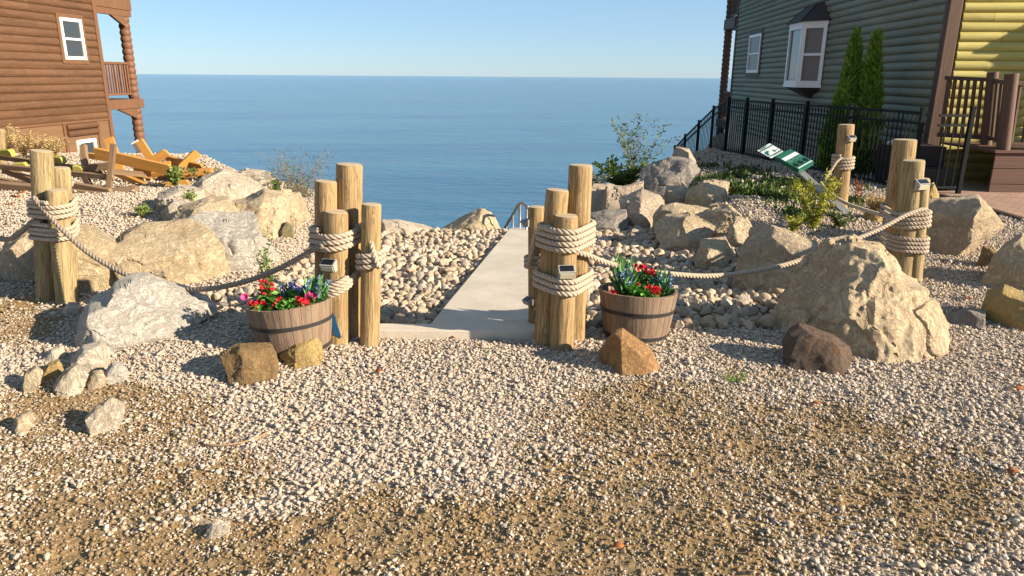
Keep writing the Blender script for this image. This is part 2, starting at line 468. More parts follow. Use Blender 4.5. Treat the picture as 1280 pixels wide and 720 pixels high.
# ------------------------------------------------------------------ object helpers
def tag(o, label=None, cat=None, group=None, kind=None):
    if label: o["label"] = label
    if cat: o["category"] = cat
    if group: o["group"] = group
    if kind: o["kind"] = kind
    return o
def mesh_np(name, V, F, mat, smooth=False, attrs=None):
    """one mesh object from arrays; F is (n,3) or (n,4)"""
    V = np.ascontiguousarray(V, np.float32); F = np.ascontiguousarray(F, np.int32)
    me = bpy.data.meshes.new(name)
    me.vertices.add(len(V)); me.vertices.foreach_set("co", V.ravel())
    k = F.shape[1]
    me.loops.add(F.size); me.loops.foreach_set("vertex_index", F.ravel())
    me.polygons.add(len(F))
    me.polygons.foreach_set("loop_start", np.arange(0, F.size, k, dtype=np.int32))
    me.polygons.foreach_set("loop_total", np.full(len(F), k, np.int32))
    if smooth: me.polygons.foreach_set("use_smooth", np.ones(len(F), bool))
    for an, av in (attrs or {}).items():
        at = me.attributes.new(an, 'FLOAT', 'POINT'); at.data.foreach_set("value", np.ascontiguousarray(av, np.float32))
    me.update(calc_edges=True)
    if mat: me.materials.append(MATS[mat])
    o = bpy.data.objects.new(name, me); COL.objects.link(o)
    return o
class MB:
    """collects solids and links them as ONE mesh object"""
    def __init__(s): s.v = []; s.f = []
    def add(s, V, F):
        b = len(s.v); s.v += [tuple(v) for v in V]; s.f += [tuple(i + b for i in f) for f in F]; return s
    def box(s, lo, hi, M=None, bev=0.0):
        x0, y0, z0 = lo; x1, y1, z1 = hi
        if bev <= 0:
            V = [(x0, y0, z0), (x1, y0, z0), (x1, y1, z0), (x0, y1, z0), (x0, y0, z1), (x1, y0, z1), (x1, y1, z1), (x0, y1, z1)]
            F = [(0, 3, 2, 1), (4, 5, 6, 7), (0, 1, 5, 4), (1, 2, 6, 5), (2, 3, 7, 6), (3, 0, 4, 7)]
        else:
            bm = bmesh.new(); bmesh.ops.create_cube(bm, size=1)
            for v in bm.verts: v.co = Vector(((x0 + x1) / 2 + v.co.x * (x1 - x0), (y0 + y1) / 2 + v.co.y * (y1 - y0), (z0 + z1) / 2 + v.co.z * (z1 - z0)))
            bmesh.ops.bevel(bm, geom=bm.edges[:], offset=bev, segments=2, affect='EDGES', profile=.6)
            bm.verts.index_update(); V = [v.co.copy() for v in bm.verts]; F = [[v.index for v in f.verts] for f in bm.faces]; bm.free()
        if M is not None: V = [M @ Vector(v) for v in V]
        return s.add(V, F)
    def board(s, a, b, w, th, up=(0, 0, 1), bev=.006):
        """a plank from a to b, width w measured along 'up', thickness th"""
        a = Vector(a); b = Vector(b); x = (b - a); L = x.length; x.normalize()
        z = Vector(up); z = (z - x * z.dot(x)).normalized(); y = z.cross(x)
        M = Matrix(((x.x, y.x, z.x, a.x), (x.y, y.y, z.y, a.y), (x.z, y.z, z.z, a.z), (0, 0, 0, 1)))
        return s.box((0, -th / 2, -w / 2), (L, th / 2, w / 2), M, bev)
    def tube(s, pts, rad, n=8, cap=True, closed=False):
        pts = [Vector(p) for p in pts]; m = len(pts)
        rr = rad if hasattr(rad, '__len__') else [rad] * m
        V = []; F = []; pn = None
        for i, p in enumerate(pts):
            tg = (pts[(i + 1) % m] - pts[i - 1]) if closed else (pts[min(i + 1, m - 1)] - pts[max(i - 1, 0)])
            tg.normalize()
            if pn is None: pn = tg.orthogonal().normalized()
            pn = (pn - tg * pn.dot(tg))
            pn = pn.normalized() if pn.length > 1e-5 else tg.orthogonal().normalized()
            bn = tg.cross(pn)
            for k in range(n):
                a = 2 * math.pi * k / n; V.append(p + (pn * math.cos(a) + bn * math.sin(a)) * rr[i])
        for i in range(m if closed else m - 1):
            j = (i + 1) % m
            for k in range(n): F.append((i * n + k, i * n + (k + 1) % n, j * n + (k + 1) % n, j * n + k))
        if cap and not closed: F.append(tuple(range(n - 1, -1, -1))); F.append(tuple((m - 1) * n + k for k in range(n)))
        return s.add(V, F)
    def lathe(s, prof, n=24, M=None, closed=False):
        V = []; F = []
        for r, z in prof:
            for k in range(n):
                a = 2 * math.pi * k / n; V.append((r * math.cos(a), r * math.sin(a), z))
        m = len(prof)
        for i in range(m if closed else m - 1):
            j = (i + 1) % m
            for k in range(n): F.append((i * n + k, i * n + (k + 1) % n, j * n + (k + 1) % n, j * n + k))
        if not closed:
            if prof[0][0] > 1e-6: F.append(tuple(range(n - 1, -1, -1)))
            if prof[-1][0] > 1e-6: F.append(tuple((m - 1) * n + k for k in range(n)))
        if M is not None: V = [M @ Vector(v) for v in V]
        return s.add(V, F)
    def prism(s, poly, x0, x1, axis=0, M=None):
        """2D polygon extruded along an axis"""
        n = len(poly); V = []
        for x in (x0, x1):
            for (a, b) in poly: V.append((x, a, b) if axis == 0 else (a, x, b) if axis == 1 else (a, b, x))
        F = [tuple(range(n - 1, -1, -1)), tuple(range(n, 2 * n))] + [(i, (i + 1) % n, n + (i + 1) % n, n + i) for i in range(n)]
        if M is not None: V = [M @ Vector(v) for v in V]
        return s.add(V, F)
    def build(s, name, mat, parent=None, smooth=False, origin=None, attrs=None, ang=None):
        me = bpy.data.meshes.new(name)
        V = s.v
        if origin is not None: V = [(v[0] - origin[0], v[1] - origin[1], v[2] - origin[2]) for v in V]
        me.from_pydata(V, [], s.f); me.update()
        bm = bmesh.new(); bm.from_mesh(me); bmesh.ops.recalc_face_normals(bm, faces=bm.faces[:]); bm.to_mesh(me); bm.free()
        if mat: me.materials.append(MATS[mat])
        for an, av in (attrs or {}).items():
            at = me.attributes.new(an, 'FLOAT', 'POINT'); at.data.foreach_set("value", np.asarray(av, np.float32))
        if smooth or ang:
            me.polygons.foreach_set("use_smooth", np.ones(len(me.polygons), bool))
            if ang: me.set_sharp_from_angle(angle=R(ang))
        o = bpy.data.objects.new(name, me); COL.objects.link(o)
        if origin is not None: o.location = origin
        if parent is not None: o.parent = parent
        return o
def empty(name, loc, label=None, cat=None, group=None, rz=0.0):
    o = bpy.data.objects.new(name, None); COL.objects.link(o); o.empty_display_size = .1
    o.location = loc; o.rotation_euler = (0, 0, rz)
    tag(o, label, cat, group)
    return o
def child_local(o, par):
    """keep a world-space mesh in place under its parent"""
    o.parent = par
    M = Matrix.LocRotScale(par.location, par.rotation_euler, None)
    o.matrix_parent_inverse = M.inverted()
    return o

# ------------------------------------------------------------------ terrain sheet
def span(a, b, s): return np.arange(a, b, s)
gx = np.unique(np.round(np.concatenate([span(-70, -16, 3.0), span(-16, -4.5, .25), span(-4.5, 4.5, .035), span(4.5, 10, .15), span(10, 70.1, 3.0)]), 4))
gy = np.unique(np.round(np.concatenate([span(-50, -2, 3.0), span(-2, 1, .2), span(1, 6.5, .035), span(6.5, 13, .08), span(13, 26, .25), span(26, 60.1, 2.0)]), 4))
X, Y = np.meshgrid(gx, gy)
D = dirt_shade(X, Y)
Z = H(X, Y)
Z = Z + detail(X, Y, D)
nxg, nyg = len(gx), len(gy)
idx = np.arange(nxg * nyg).reshape(nyg, nxg)
F = np.stack([idx[:-1, :-1], idx[:-1, 1:], idx[1:, 1:], idx[1:, :-1]], -1).reshape(-1, 4)
tag(mesh_np("ground", np.stack([X, Y, Z], -1).reshape(-1, 3), F, "ground", True, {"dirt_shade": D.ravel()}), kind="structure")

# lake
wx = np.array([-40000, -3000, -400, -80, 0, 80, 400, 3000, 40000.]); wy = np.array([10, 60, 200, 800, 4000, 15000, 42000.])
X, Y = np.meshgrid(wx, wy); idx = np.arange(X.size).reshape(X.shape)
F = np.stack([idx[:-1, :-1], idx[:-1, 1:], idx[1:, 1:], idx[1:, :-1]], -1).reshape(-1, 4)
tag(mesh_np("water", np.stack([X, Y, X * 0 - 8.6], -1).reshape(-1, 3), F, "water"), kind="structure")

# ------------------------------------------------------------------ loose stones (one sheet nobody could count)
def proto(sub, n, seed, flat=.62, cuts=7):
    rs = np.random.default_rng(seed); out = []
    for _ in range(n):
        bm = bmesh.new(); bmesh.ops.create_icosphere(bm, subdivisions=sub, radius=.5)
        V = np.array([v.co[:] for v in bm.verts]); Fc = np.array([[v.index for v in f.verts] for f in bm.faces]); bm.free()
        for _k in range(cuts):
            nr = rs.normal(size=3); nr /= np.linalg.norm(nr); h = rs.uniform(.26, .42)
            dd = V @ nr; V = V - np.outer(np.maximum(dd - h, 0), nr)
        V *= np.array([1, rs.uniform(.65, .9), rs.uniform(flat - .12, flat + .15)])
        V += rs.normal(size=V.shape) * .018
        out.append((V, Fc))
    return out
P1 = proto(1, 10, 3, .5); P2 = proto(2, 8, 4, .5)
def scatter(name, pts, size, prots, mat, seed, lift=.25, parent=None, tints=None, tilt=.33):
    rs = np.random.default_rng(seed)
    n = len(pts); which = rs.integers(0, len(prots), n)
    VV = []; FF = []; TT = []; base = 0
    tn = rs.random(n) if tints is None else tints
    for k, (V, Fc) in enumerate(prots):
        ii = np.where(which == k)[0]
        if not len(ii): continue
        m = len(ii)
        a = rs.uniform(0, 2 * np.pi, m); b = rs.normal(0, tilt, m); c = rs.normal(0, tilt, m)
        ca, sa, cb, sb, cc, sc_ = np.cos(a), np.sin(a), np.cos(b), np.sin(b), np.cos(c), np.sin(c)
        Z0 = np.zeros(m); O = np.ones(m)
        Rz = np.stack([ca, -sa, Z0, sa, ca, Z0, Z0, Z0, O], -1).reshape(m, 3, 3)
        Rx = np.stack([O, Z0, Z0, Z0, cb, -sb, Z0, sb, cb], -1).reshape(m, 3, 3)
        Ry = np.stack([cc, Z0, sc_, Z0, O, Z0, -sc_, Z0, cc], -1).reshape(m, 3, 3)
        M = Rz @ Rx @ Ry
        W = np.einsum('mij,vj->mvi', M, V) * size[ii][:, None, None]
        W = W + pts[ii][:, None, :]
        W[..., 2] += (size[ii] * lift)[:, None]
        nv = len(V)
        VV.append(W.reshape(-1, 3)); TT.append(np.repeat(tn[ii], nv))
        FF.append((Fc[None] + (base + np.arange(m) * nv)[:, None, None]).reshape(-1, 3)); base += m * nv
    return mesh_np(name, np.concatenate(VV), np.concatenate(FF), mat, False, {"tint": np.concatenate(TT)})
def trap(y0, y1, dens, rs, mx=1.12, xr=None):
    """points on the ground inside a wedge a little wider than the view"""
    w = .712 * mx
    A = w * (y1 ** 2 - y0 ** 2); n = int(A * dens)
    y = np.sqrt(rs.uniform(y0 ** 2, y1 ** 2, n)); x = rs.uniform(-1, 1, n) * w * y
    return x, y
def in_ravine(x, y):
    pl = path_left(y)
    return (x > np.interp(y, CLY, CLX)) & (x - pl < PATH_W + 1.45) & (y > 4.66)
def on_path(x, y):
    pl = path_left(y)
    return ((x - pl > -.02) & (x - pl < PATH_W + .02) & (y > 4.6)) | ((x > -.98) & (x < .22) & (y > 4.40) & (y < 4.58))
def edge(x): return np.interp(x, EX, EY)
rs = np.random.default_rng(5)
parts = []
for (y0, y1, dens, s0, pr, mx) in ((1.45, 2.6, 4100, .0200, P2, 1.25), (2.6, 4.9, 4600, .0182, P2, 1.17)):
    x, y = trap(y0, y1, dens, rs, mx)
    d = dirt_shade(x, y)
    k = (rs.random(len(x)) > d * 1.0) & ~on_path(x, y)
    x, y, d = x[k], y[k], d[k]
    s = s0 * np.exp(np.clip(rs.normal(0, .38, len(x)), -.9, .75)) * (1 - .2 * d)
    parts.append((x, y, s, d))
x = np.concatenate([p_[0] for p_ in parts]); y = np.concatenate([p_[1] for p_ in parts]); s = np.concatenate([p_[2] for p_ in parts])
z = H(x, y) + detail(x, y, dirt_shade(x, y)) + rs.uniform(-.38, .22, len(x)) * s
tag(scatter("gravel", np.stack([x, y, z], -1), s, P2, "gravel_stone", 1), kind="stuff")
N_NEAR = len(x)
parts = []
for (y0, y1, dens, s0) in ((4.9, 7.5, 2500, .0225), (7.5, 11, 1500, .028), (11, 19, 500, .043)):
    x, y = trap(y0, y1, dens, rs, 1.1)
    d = dirt_shade(x, y)
    k = (rs.random(len(x)) > d * .9) & ~on_path(x, y) & ~in_ravine(x, y) & (y < edge(x) - .1)
    k &= ~((x > 6.14 + (y - 6.5) * .034) & (y > 5.6) & (y < 12.6))
    x, y = x[k], y[k]
    parts.append((x, y, s0 * np.exp(rs.normal(0, .28, len(x)))))
x, y, s = (np.concatenate([p_[i] for p_ in parts]) for i in range(3))
z = H(x, y) + rs.uniform(-.2, .4, len(x)) * s
tag(scatter("gravel", np.stack([x, y, z], -1), s, P1, "gravel_stone", 2), kind="stuff")
N_FAR = len(x)
# fine chips between the stones
x, y = trap(1.45, 4.9, 4200, rs, 1.17); d = dirt_shade(x, y)
k = (rs.random(len(x)) > d * .55) & ~on_path(x, y); x, y = x[k], y[k]
s = .0105 * np.exp(np.clip(rs.normal(0, .4, len(x)), -1, .6))
tag(scatter("gravel", np.stack([x, y, H(x, y) + detail(x, y, dirt_shade(x, y)) + .001], -1), s, P1, "gravel_stone", 6), kind="stuff")
# soil clods in the bare patches
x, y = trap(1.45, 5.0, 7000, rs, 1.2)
d = dirt_shade(x, y); k = (rs.random(len(x)) < d * 1.0 + .02) & ~on_path(x, y)
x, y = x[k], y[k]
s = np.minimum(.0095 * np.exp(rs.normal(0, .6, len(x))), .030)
z = H(x, y) + detail(x, y, dirt_shade(x, y)) - s * .12
tag(scatter("dirt_shade", np.stack([x, y, z], -1), s, P1, "soil_clod", 3), kind="stuff")
print("stones", N_NEAR, N_FAR, len(x))

# ------------------------------------------------------------------ path, kerb, steps, patio
m = MB()
Vp = []; Fp = []
for y0_ in (4.565, 5.815, 7.065, 8.315):
  ys = np.linspace(y0_, min(y0_ + 1.238, 8.95), 9); b0_ = len(Vp)
  for yv in ys:
    l = float(path_left(yv)); zz = float(path_z(yv))
    Vp += [(l, yv, zz), (l + PATH_W, yv + .0, zz), (l + PATH_W, yv, zz - .18), (l, yv, zz - .18)]
  for i in range(len(ys) - 1):
    for k in range(4): Fp.append(tuple(b0_ + q for q in (i * 4 + k, i * 4 + (k + 1) % 4, i * 4 + 4 + (k + 1) % 4, i * 4 + 4 + k)))
  Fp += [(b0_ + 3, b0_ + 2, b0_ + 1, b0_), tuple(len(Vp) - 4 + k for k in range(4))]
m.add(Vp, Fp)
tag(m.build("path", "concrete"), kind="structure")
m = MB(); m.box((-.97, 4.42, -.06), (.17, 4.56, .058), None, .006)
tag(m.build("kerb", "concrete"), kind="structure")
m = MB()
for k in range(12):
    y0 = 8.98 + k * .3; l = float(path_left(y0)); zt = float(path_z(8.95)) - .17 * (k + 1)
    m.box((l, y0, zt - .35), (l + PATH_W, y0 + .298, zt), None)
tag(m.build("steps", "concrete"), kind="structure")
m = MB()
g0, g1, g2, g3 = (6.22, 6.5), (16, 5.6), (16, 12.6), (6.36, 11.0)
m.prism([g0, g1, g2, g3], -.1, .012, 2)
tag(m.build("patio", "pavers"), kind="structure")
m = MB(); m.board((6.16, 6.5, .01), (6.30, 10.6, .01), .06, .09, (0, 0, 1), .01)
tag(m.build("patio_kerb", "trim_dark"), kind="structure")

# ------------------------------------------------------------------ boulders
def star_r(poly, th):
    """distance from the origin to the outline along each angle"""
    r = np.zeros_like(th); n = len(poly)
    c, s = np.cos(th), np.sin(th)
    for i in range(n):
        (x1, y1), (x2, y2) = poly[i], poly[(i + 1) % n]
        ex, ey = x2 - x1, y2 - y1
        den = c * ey - s * ex
        den = np.where(np.abs(den) < 1e-9, 1e-9, den)
        tt = (x1 * ey - y1 * ex) / den
        u = (x1 * s - y1 * c) / den
        ok = (tt > 0) & (u >= -1e-4) & (u <= 1.0001)
        r = np.where(ok, np.maximum(r, tt), r)
    return np.where(r <= 0, np.nanmean(r), r)
def boulder(label, mat, poly, Y=None, depth=.6, seed=1, sub=6, cuts=9, rough=.048, sink=True, name="boulder", e=3.6, group=None, planes=(), smooth_ang=None, cat=None, ridge=.5, block=.30, grow=None, vgully=0.0):
    rs = np.random.default_rng(seed)
    if grow is None: grow = 1.0 if name == 'rock' else 1.10
    bx = sum(p_[0] for p_ in poly) / len(poly)
    py_max = max(p_[1] for p_ in poly)
    if Y is None: Y = ground(bx, py_max).y + depth * .42
    W = [at_y(px, py, Y) for px, py in poly]
    cx = sum(w.x for w in W) / len(W); zlo = min(w.z for w in W); zhi = max(w.z for w in W)
    gz = Hs(cx, Y)
    az = math.atan2(cx, Y)
    rt = Vector((math.cos(az), -math.sin(az), 0)); fw = Vector((math.sin(az), math.cos(az), 0))
    P = [[(w - Vector((cx, Y, 0))).dot(rt) / 1.0, w.z] for w in W]
    if sink:
        cut = zlo + .28 * (zhi - zlo)
        for q in P:
            if q[1] < cut: q[1] = min(q[1], gz - .05 - .3 * (zhi - zlo))
        zlo = min(q[1] for q in P)
    zc = (zlo + zhi) / 2 * .9 + zlo * .1
    xc = sum(q[0] for q in P) / len(P)
    poly2 = [((q[0] - xc) * grow, (q[1] - zc) * grow) for q in P]
    bm = bmesh.new(); bmesh.ops.create_icosphere(bm, subdivisions=sub, radius=1)
    V = np.array([v.co[:] for v in bm.verts]); Fc = np.array([[v.index for v in f.verts] for f in bm.faces]); bm.free()
    th = np.arctan2(V[:, 2], V[:, 0])
    r = star_r(poly2, th)
    ph = np.arcsin(np.clip(V[:, 1], -1, 1))
    sc_ = np.abs(np.cos(ph)) ** (2 / e); dp = np.sign(V[:, 1]) * np.abs(np.sin(ph)) ** (2 / e)
    Q = np.stack([np.cos(th) * r * sc_, dp * depth / 2, np.sin(th) * r * sc_], -1)
    size = max(zhi - zlo, (max(q[0] for q in P) - min(q[0] for q in P)) * .6)
    def cutp(nr, fr_):
        nonlocal Q
        nr = np.array(nr, float); nr /= np.linalg.norm(nr)
        dd = Q @ nr; h = dd.max() * fr_
        Q = Q - np.outer(np.maximum(dd - h, 0) * .96, nr)
    for nr, fr_ in planes: cutp(nr, fr_)
    for _ in range(cuts):
        nr = np.array([rs.normal() * .8, -abs(rs.normal()) - .35, rs.normal() * .7 + .35])
        cutp(nr, rs.uniform(.76, .94))
    # surface relief along outward direction
    out = Q / (np.linalg.norm(Q, axis=1, keepdims=True) + 1e-9)
    off = Vector((rs.uniform(0, 50), rs.uniform(0, 50), rs.uniform(0, 50)))
    f1 = 2.2 / size
    fz = rs.uniform(.9, 1.3) * 1.9 / size
    dsp = np.empty(len(Q))
    for i, q in enumerate(Q):
        v = Vector(q)
        a = noise.fractal(v * f1 + off, 1.0, 2.1, 5, noise_basis='PERLIN_ORIGINAL')
        b = noise.ridged_multi_fractal(v * f1 * 1.7 + off, .9, 2.2, 4, 1.0, 2.0)
        wv_ = v * fz + off + Vector((a, b, a)) * .18
        ds, pt = noise.voronoi(wv_)
        blk = math.sin(pt[0].x * 12.9 + pt[0].y * 78.2 + pt[0].z * 37.7)
        if vgully:
            vv = Vector((q[0] * 5.2, q[1] * 5.2, q[2] * 1.5)) + off + Vector((a, 0, 0)) * .25
            b += (noise.ridged_multi_fractal(vv, .8, 2.1, 3, 1.0, 2.0) - 1.0) * vgully
        dsp[i] = a * .6 + (b - 1.0) * ridge * .45 + blk * block - max(0, .10 - (ds[1] - ds[0])) * 7.0 * block
    Q = Q + out * (dsp * rough * size)[:, None]
    wv = np.array([rt[:], fw[:], (0, 0, 1)])
    Wd = Q @ wv
    base = Vector((cx, Y, 0)) + rt * xc
    o = mesh_np(name, Wd + np.array([0, 0, zc - gz]), Fc, mat, True)
    o.data.set_sharp_from_angle(angle=R(smooth_ang or 30))
    o.location = (base.x, base.y, gz)
    tag(o, label, cat or ("rock" if name != "boulder" else "boulder"), group)
    return o

B = boulder
# the retaining pile on the left
B("brown boulder half in shade behind the rope-tied posts by the shingle slope", "limestone_tan", [(3, 325), (8, 308), (22, 296), (42, 286), (62, 290), (80, 300), (84, 372), (18, 368)], 5.95, .9, 1, ridge=.3)
B("long tan boulder between the three rope-tied posts and the gold boulder", "limestone_gold", [(70, 305), (92, 290), (112, 292), (142, 308), (170, 320), (193, 334), (190, 352), (140, 378), (95, 382), (72, 372)], 5.75, .8, 2, grow=1.16)
B("broad golden boulder with flat dusty top under the sagging dark rope", "limestone_gold", [(143, 308), (160, 296), (185, 287), (240, 287), (262, 299), (277, 315), (286, 358), (200, 368), (170, 352), (150, 330)], 5.95, 1.1, 3, sub=6, planes=[((0, -.3, 1), .66), ((.15, -1, .1), .8), ((-.4, -.7, .6), .8)])
B("small pale stone wedged at the foot of the golden boulder", "limestone_buff", [(184, 348), (192, 338), (206, 340), (214, 352), (212, 364), (186, 362)], 5.5, .2, 4, 5, name="rock")
B("grey flat-topped block with a craggy side behind the weed stalk", "limestone_grey", [(240, 300), (236, 279), (260, 273), (318, 275), (323, 300), (346, 326), (346, 356), (283, 364), (262, 345)], 6.45, 1.2, 5, sub=6, planes=[((0, -.2, 1), .75), ((.8, -.6, .1), .8)], rough=.05)
B("flat buff slab lying just above the grey flat-topped block", "limestone_buff", [(224, 274), (231, 265), (259, 258), (281, 258), (292, 274), (285, 284), (227, 286)], 7.45, .9, 6, grow=1.28)
B("pale rock whose end face lies in deep shadow beside the shingle", "limestone_pale", [(203, 266), (217, 252), (232, 253), (256, 261), (245, 275), (225, 281), (209, 280)], 8.0, .5, 7, planes=[((-1, -.4, .2), .7)])
B("low cream boulder with weeds at its foot next to the orange boards", "limestone_pale", [(196, 256), (202, 245), (223, 238), (249, 240), (254, 253), (251, 262), (200, 262)], 8.7, .9, 8, grow=1.2)
B("large rounded cream boulder with a smooth round face by the lake", "limestone_pale", [(240, 237), (255, 223), (279, 216), (300, 223), (322, 234), (325, 250), (302, 258), (270, 262), (242, 250)], 9.2, .9, 9, rough=.045, ridge=.25)
B("cream boulder at the very top of the pile with lake behind it", "limestone_pale", [(292, 219), (309, 213), (337, 219), (347, 230), (350, 245), (326, 250), (304, 235)], 10.0, .8, 10)
B("long layered boulder with dark overhang facing the cobble bank", "limestone_buff", [(283, 260), (311, 255), (330, 248), (349, 252), (357, 258), (355, 277), (347, 297), (330, 296), (310, 290), (288, 280)], 7.75, 1.0, 11, grow=1.24, planes=[((.9, -.4, 0), .8)])
B("dark grey slab capping the layered boulder", "slate_grey", [(320, 242), (330, 239), (347, 245), (357, 254), (345, 257), (326, 251)], 8.35, .5, 12, sink=False)
B("upright fractured boulder beside the layered boulder", "limestone_buff", [(342, 246), (364, 243), (368, 256), (380, 284), (367, 298), (356, 292), (350, 262)], 8.1, .6, 13, grow=1.2)
B("last boulder of the left pile below the wispy grey shrub", "limestone_tan", [(364, 244), (375, 244), (389, 275), (386, 292), (376, 292), (366, 262)], 8.5, .5, 14)
B("small mossy green rock tucked under the fractured boulder", "stone_mossy", [(349, 289), (358, 277), (367, 284), (366, 298), (352, 300)], 7.5, .25, 15, 5, name="rock")
B("long low cream boulder on the cobbles at the bluff edge", "limestone_pale", [(473, 281), (480, 277), (500, 278), (527, 284), (538, 288), (537, 297), (474, 297)], 9.0, .5, 16)
B("pointed grey-cream boulder between the lake and the path railing", "limestone_buff", [(541, 297), (556, 287), (580, 274), (600, 266), (613, 270), (633, 293), (612, 300), (570, 302)], 9.35, .8, 17)
B("low flat light-grey boulder lying alone on the shingle mound in front", "limestone_grey", [(87, 438), (97, 402), (110, 374), (132, 369), (141, 357), (165, 350), (190, 352), (225, 369), (252, 380), (279, 397), (240, 408), (170, 421), (120, 432)], None, .85, 18, sub=6, planes=[((.1, -.55, 1), .66), ((-.9, -.5, .1), .78)], rough=.05, grow=.99)
# the retaining pile on the right
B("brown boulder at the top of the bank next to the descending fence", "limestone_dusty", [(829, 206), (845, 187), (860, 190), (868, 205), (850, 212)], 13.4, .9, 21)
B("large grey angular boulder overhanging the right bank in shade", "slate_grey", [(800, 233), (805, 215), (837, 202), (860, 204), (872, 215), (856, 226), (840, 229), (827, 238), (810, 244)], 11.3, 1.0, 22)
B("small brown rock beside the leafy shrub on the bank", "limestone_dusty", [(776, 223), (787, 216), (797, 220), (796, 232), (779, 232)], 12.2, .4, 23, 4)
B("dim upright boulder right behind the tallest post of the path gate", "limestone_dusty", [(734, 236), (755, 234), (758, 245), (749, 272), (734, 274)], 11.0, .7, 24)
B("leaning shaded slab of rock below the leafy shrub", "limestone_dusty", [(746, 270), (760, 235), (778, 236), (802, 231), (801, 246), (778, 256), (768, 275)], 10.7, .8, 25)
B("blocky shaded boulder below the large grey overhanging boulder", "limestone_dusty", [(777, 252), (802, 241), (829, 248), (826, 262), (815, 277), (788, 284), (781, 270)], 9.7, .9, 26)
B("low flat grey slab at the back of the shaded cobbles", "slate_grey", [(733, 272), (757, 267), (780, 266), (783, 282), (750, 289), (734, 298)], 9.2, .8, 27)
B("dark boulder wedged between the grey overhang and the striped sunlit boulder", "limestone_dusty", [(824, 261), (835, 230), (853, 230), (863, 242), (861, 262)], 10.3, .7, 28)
B("sunlit buff boulder striped by fence shadows at the top of the gravel", "limestone_buff", [(860, 244), (880, 229), (910, 229), (907, 243), (894, 262), (882, 268), (860, 262)], 9.9, .8, 29)
B("long pale rock lying behind the big rounded boulder of the right bank", "limestone_buff", [(819, 273), (828, 260), (843, 257), (886, 264), (882, 274), (848, 279), (820, 286)], 8.9, .6, 30)
B("big rounded boulder with sunlit corner resting on the shaded cobbles", "limestone_tan", [(819, 288), (832, 275), (860, 271), (891, 285), (880, 303), (875, 314), (842, 320), (830, 304)], 7.95, .8, 31, planes=[((.7, -.7, .2), .8)])
B("humped golden boulder reaching up behind the big rounded boulder", "limestone_gold", [(868, 274), (890, 266), (910, 260), (925, 272), (917, 288), (897, 303), (876, 306)], 8.25, .7, 32)
B("squat buff boulder with a flat sunlit top at the edge of the cobbles", "limestone_buff", [(870, 325), (880, 305), (905, 300), (917, 322), (897, 342), (868, 343)], 6.9, .55, 33, planes=[((0, -.3, 1), .78)])
B("narrow upright boulder between the golden hump and the wide tan boulder", "limestone_tan", [(911, 292), (920, 274), (933, 275), (941, 292), (937, 308), (914, 316)], 7.5, .5, 34)
B("wide tan boulder half shaded with a crisp shadow line behind the slack rope", "limestone_tan", [(915, 368), (937, 296), (957, 289), (990, 298), (1029, 312), (1013, 338), (992, 352), (945, 370)], None, .8, 35, sub=6, planes=[((-.6, -.75, .3), .78)])
B("massive craggy cream boulder with deep gullies in front of the rope-tied posts", "limestone_cream", [(956, 400), (970, 384), (990, 358), (1010, 335), (1027, 314), (1046, 309), (1065, 303), (1100, 309), (1120, 327), (1127, 347), (1155, 357), (1172, 377), (1181, 398), (1166, 420), (1166, 445), (1080, 448), (1022, 436), (962, 424)], 4.55, .85, 36, sub=7, cuts=7, rough=.075, ridge=.5, block=.22, vgully=1.25, grow=1.03, planes=[((-.9, -.5, .3), .80), ((.5, -.85, .3), .74), ((.8, -.45, .35), .86)])
B("big tan boulder with a slanted top between the rope-tied posts and the brick patio", "limestone_tan", [(1146, 303), (1152, 258), (1180, 253), (1220, 248), (1249, 281), (1230, 294), (1195, 309), (1150, 312)], 7.1, .8, 37, sub=6, planes=[((.75, -.6, .1), .72)])
B("small orange-tan boulder just behind the shortest rope-tied post by the patio", "stone_yellow", [(1154, 262), (1158, 236), (1167, 230), (1173, 245), (1172, 264)], 8.9, .4, 38, 4)
B("gold rock under the dry grass tuft in front of the metal fence", "stone_yellow", [(1078, 280), (1080, 262), (1110, 262), (1108, 280)], 8.5, .35, 39, 5, name="rock")
B("pale wedge-shaped boulder cut off by the picture's edge", "limestone_buff", [(1220, 360), (1240, 332), (1256, 312), (1276, 299), (1312, 312), (1318, 365), (1225, 368)], 5.85, .6, 40)
# loose rocks lying on the gravel
B("squat rock with sooty dark face and rusty rim leaning on the massive boulder", "stone_rust_dark", [(977, 432), (984, 418), (997, 411), (1042, 421), (1066, 434), (1068, 452), (1050, 466), (990, 458)], 4.02, .34, 41, name="rock", rough=.035, planes=[((.2, -1, .25), .6)])
B("flat slate-grey rock beside the round ochre boulder", "slate_grey", [(1179, 403), (1210, 388), (1232, 390), (1232, 417), (1200, 416)], 4.8, .3, 42, name="rock")
B("round ochre boulder resting on gravel below the pale wedge", "stone_yellow", [(1225, 400), (1233, 375), (1255, 365), (1287, 370), (1302, 395), (1282, 415), (1248, 421)], 4.85, .42, 43, rough=.045)
B("small dark brown rock lying alone before the brick patio", "stone_brown", [(1222, 324), (1228, 309), (1250, 315), (1249, 328), (1225, 328)], 6.4, .25, 44, 5, name="rock")
B("orange wedge-shaped sandstone lying against the barrel planter", "sandstone_orange", [(747, 443), (757, 428), (769, 415), (778, 413), (793, 423), (815, 438), (837, 452), (832, 460), (777, 462), (755, 452)], 3.98, .3, 45, name="rock", rough=.025, planes=[((-.8, -.6, .1), .62), ((.12, -.95, .3), .86)], cuts=0, e=2.4, block=.12)
B("brown speckled rock on the gravel below the flat grey boulder", "stone_brown", [(275, 441), (300, 432), (340, 436), (348, 450), (342, 472), (318, 483), (294, 472), (281, 457)], None, .28, 46, name="rock", rough=.045)
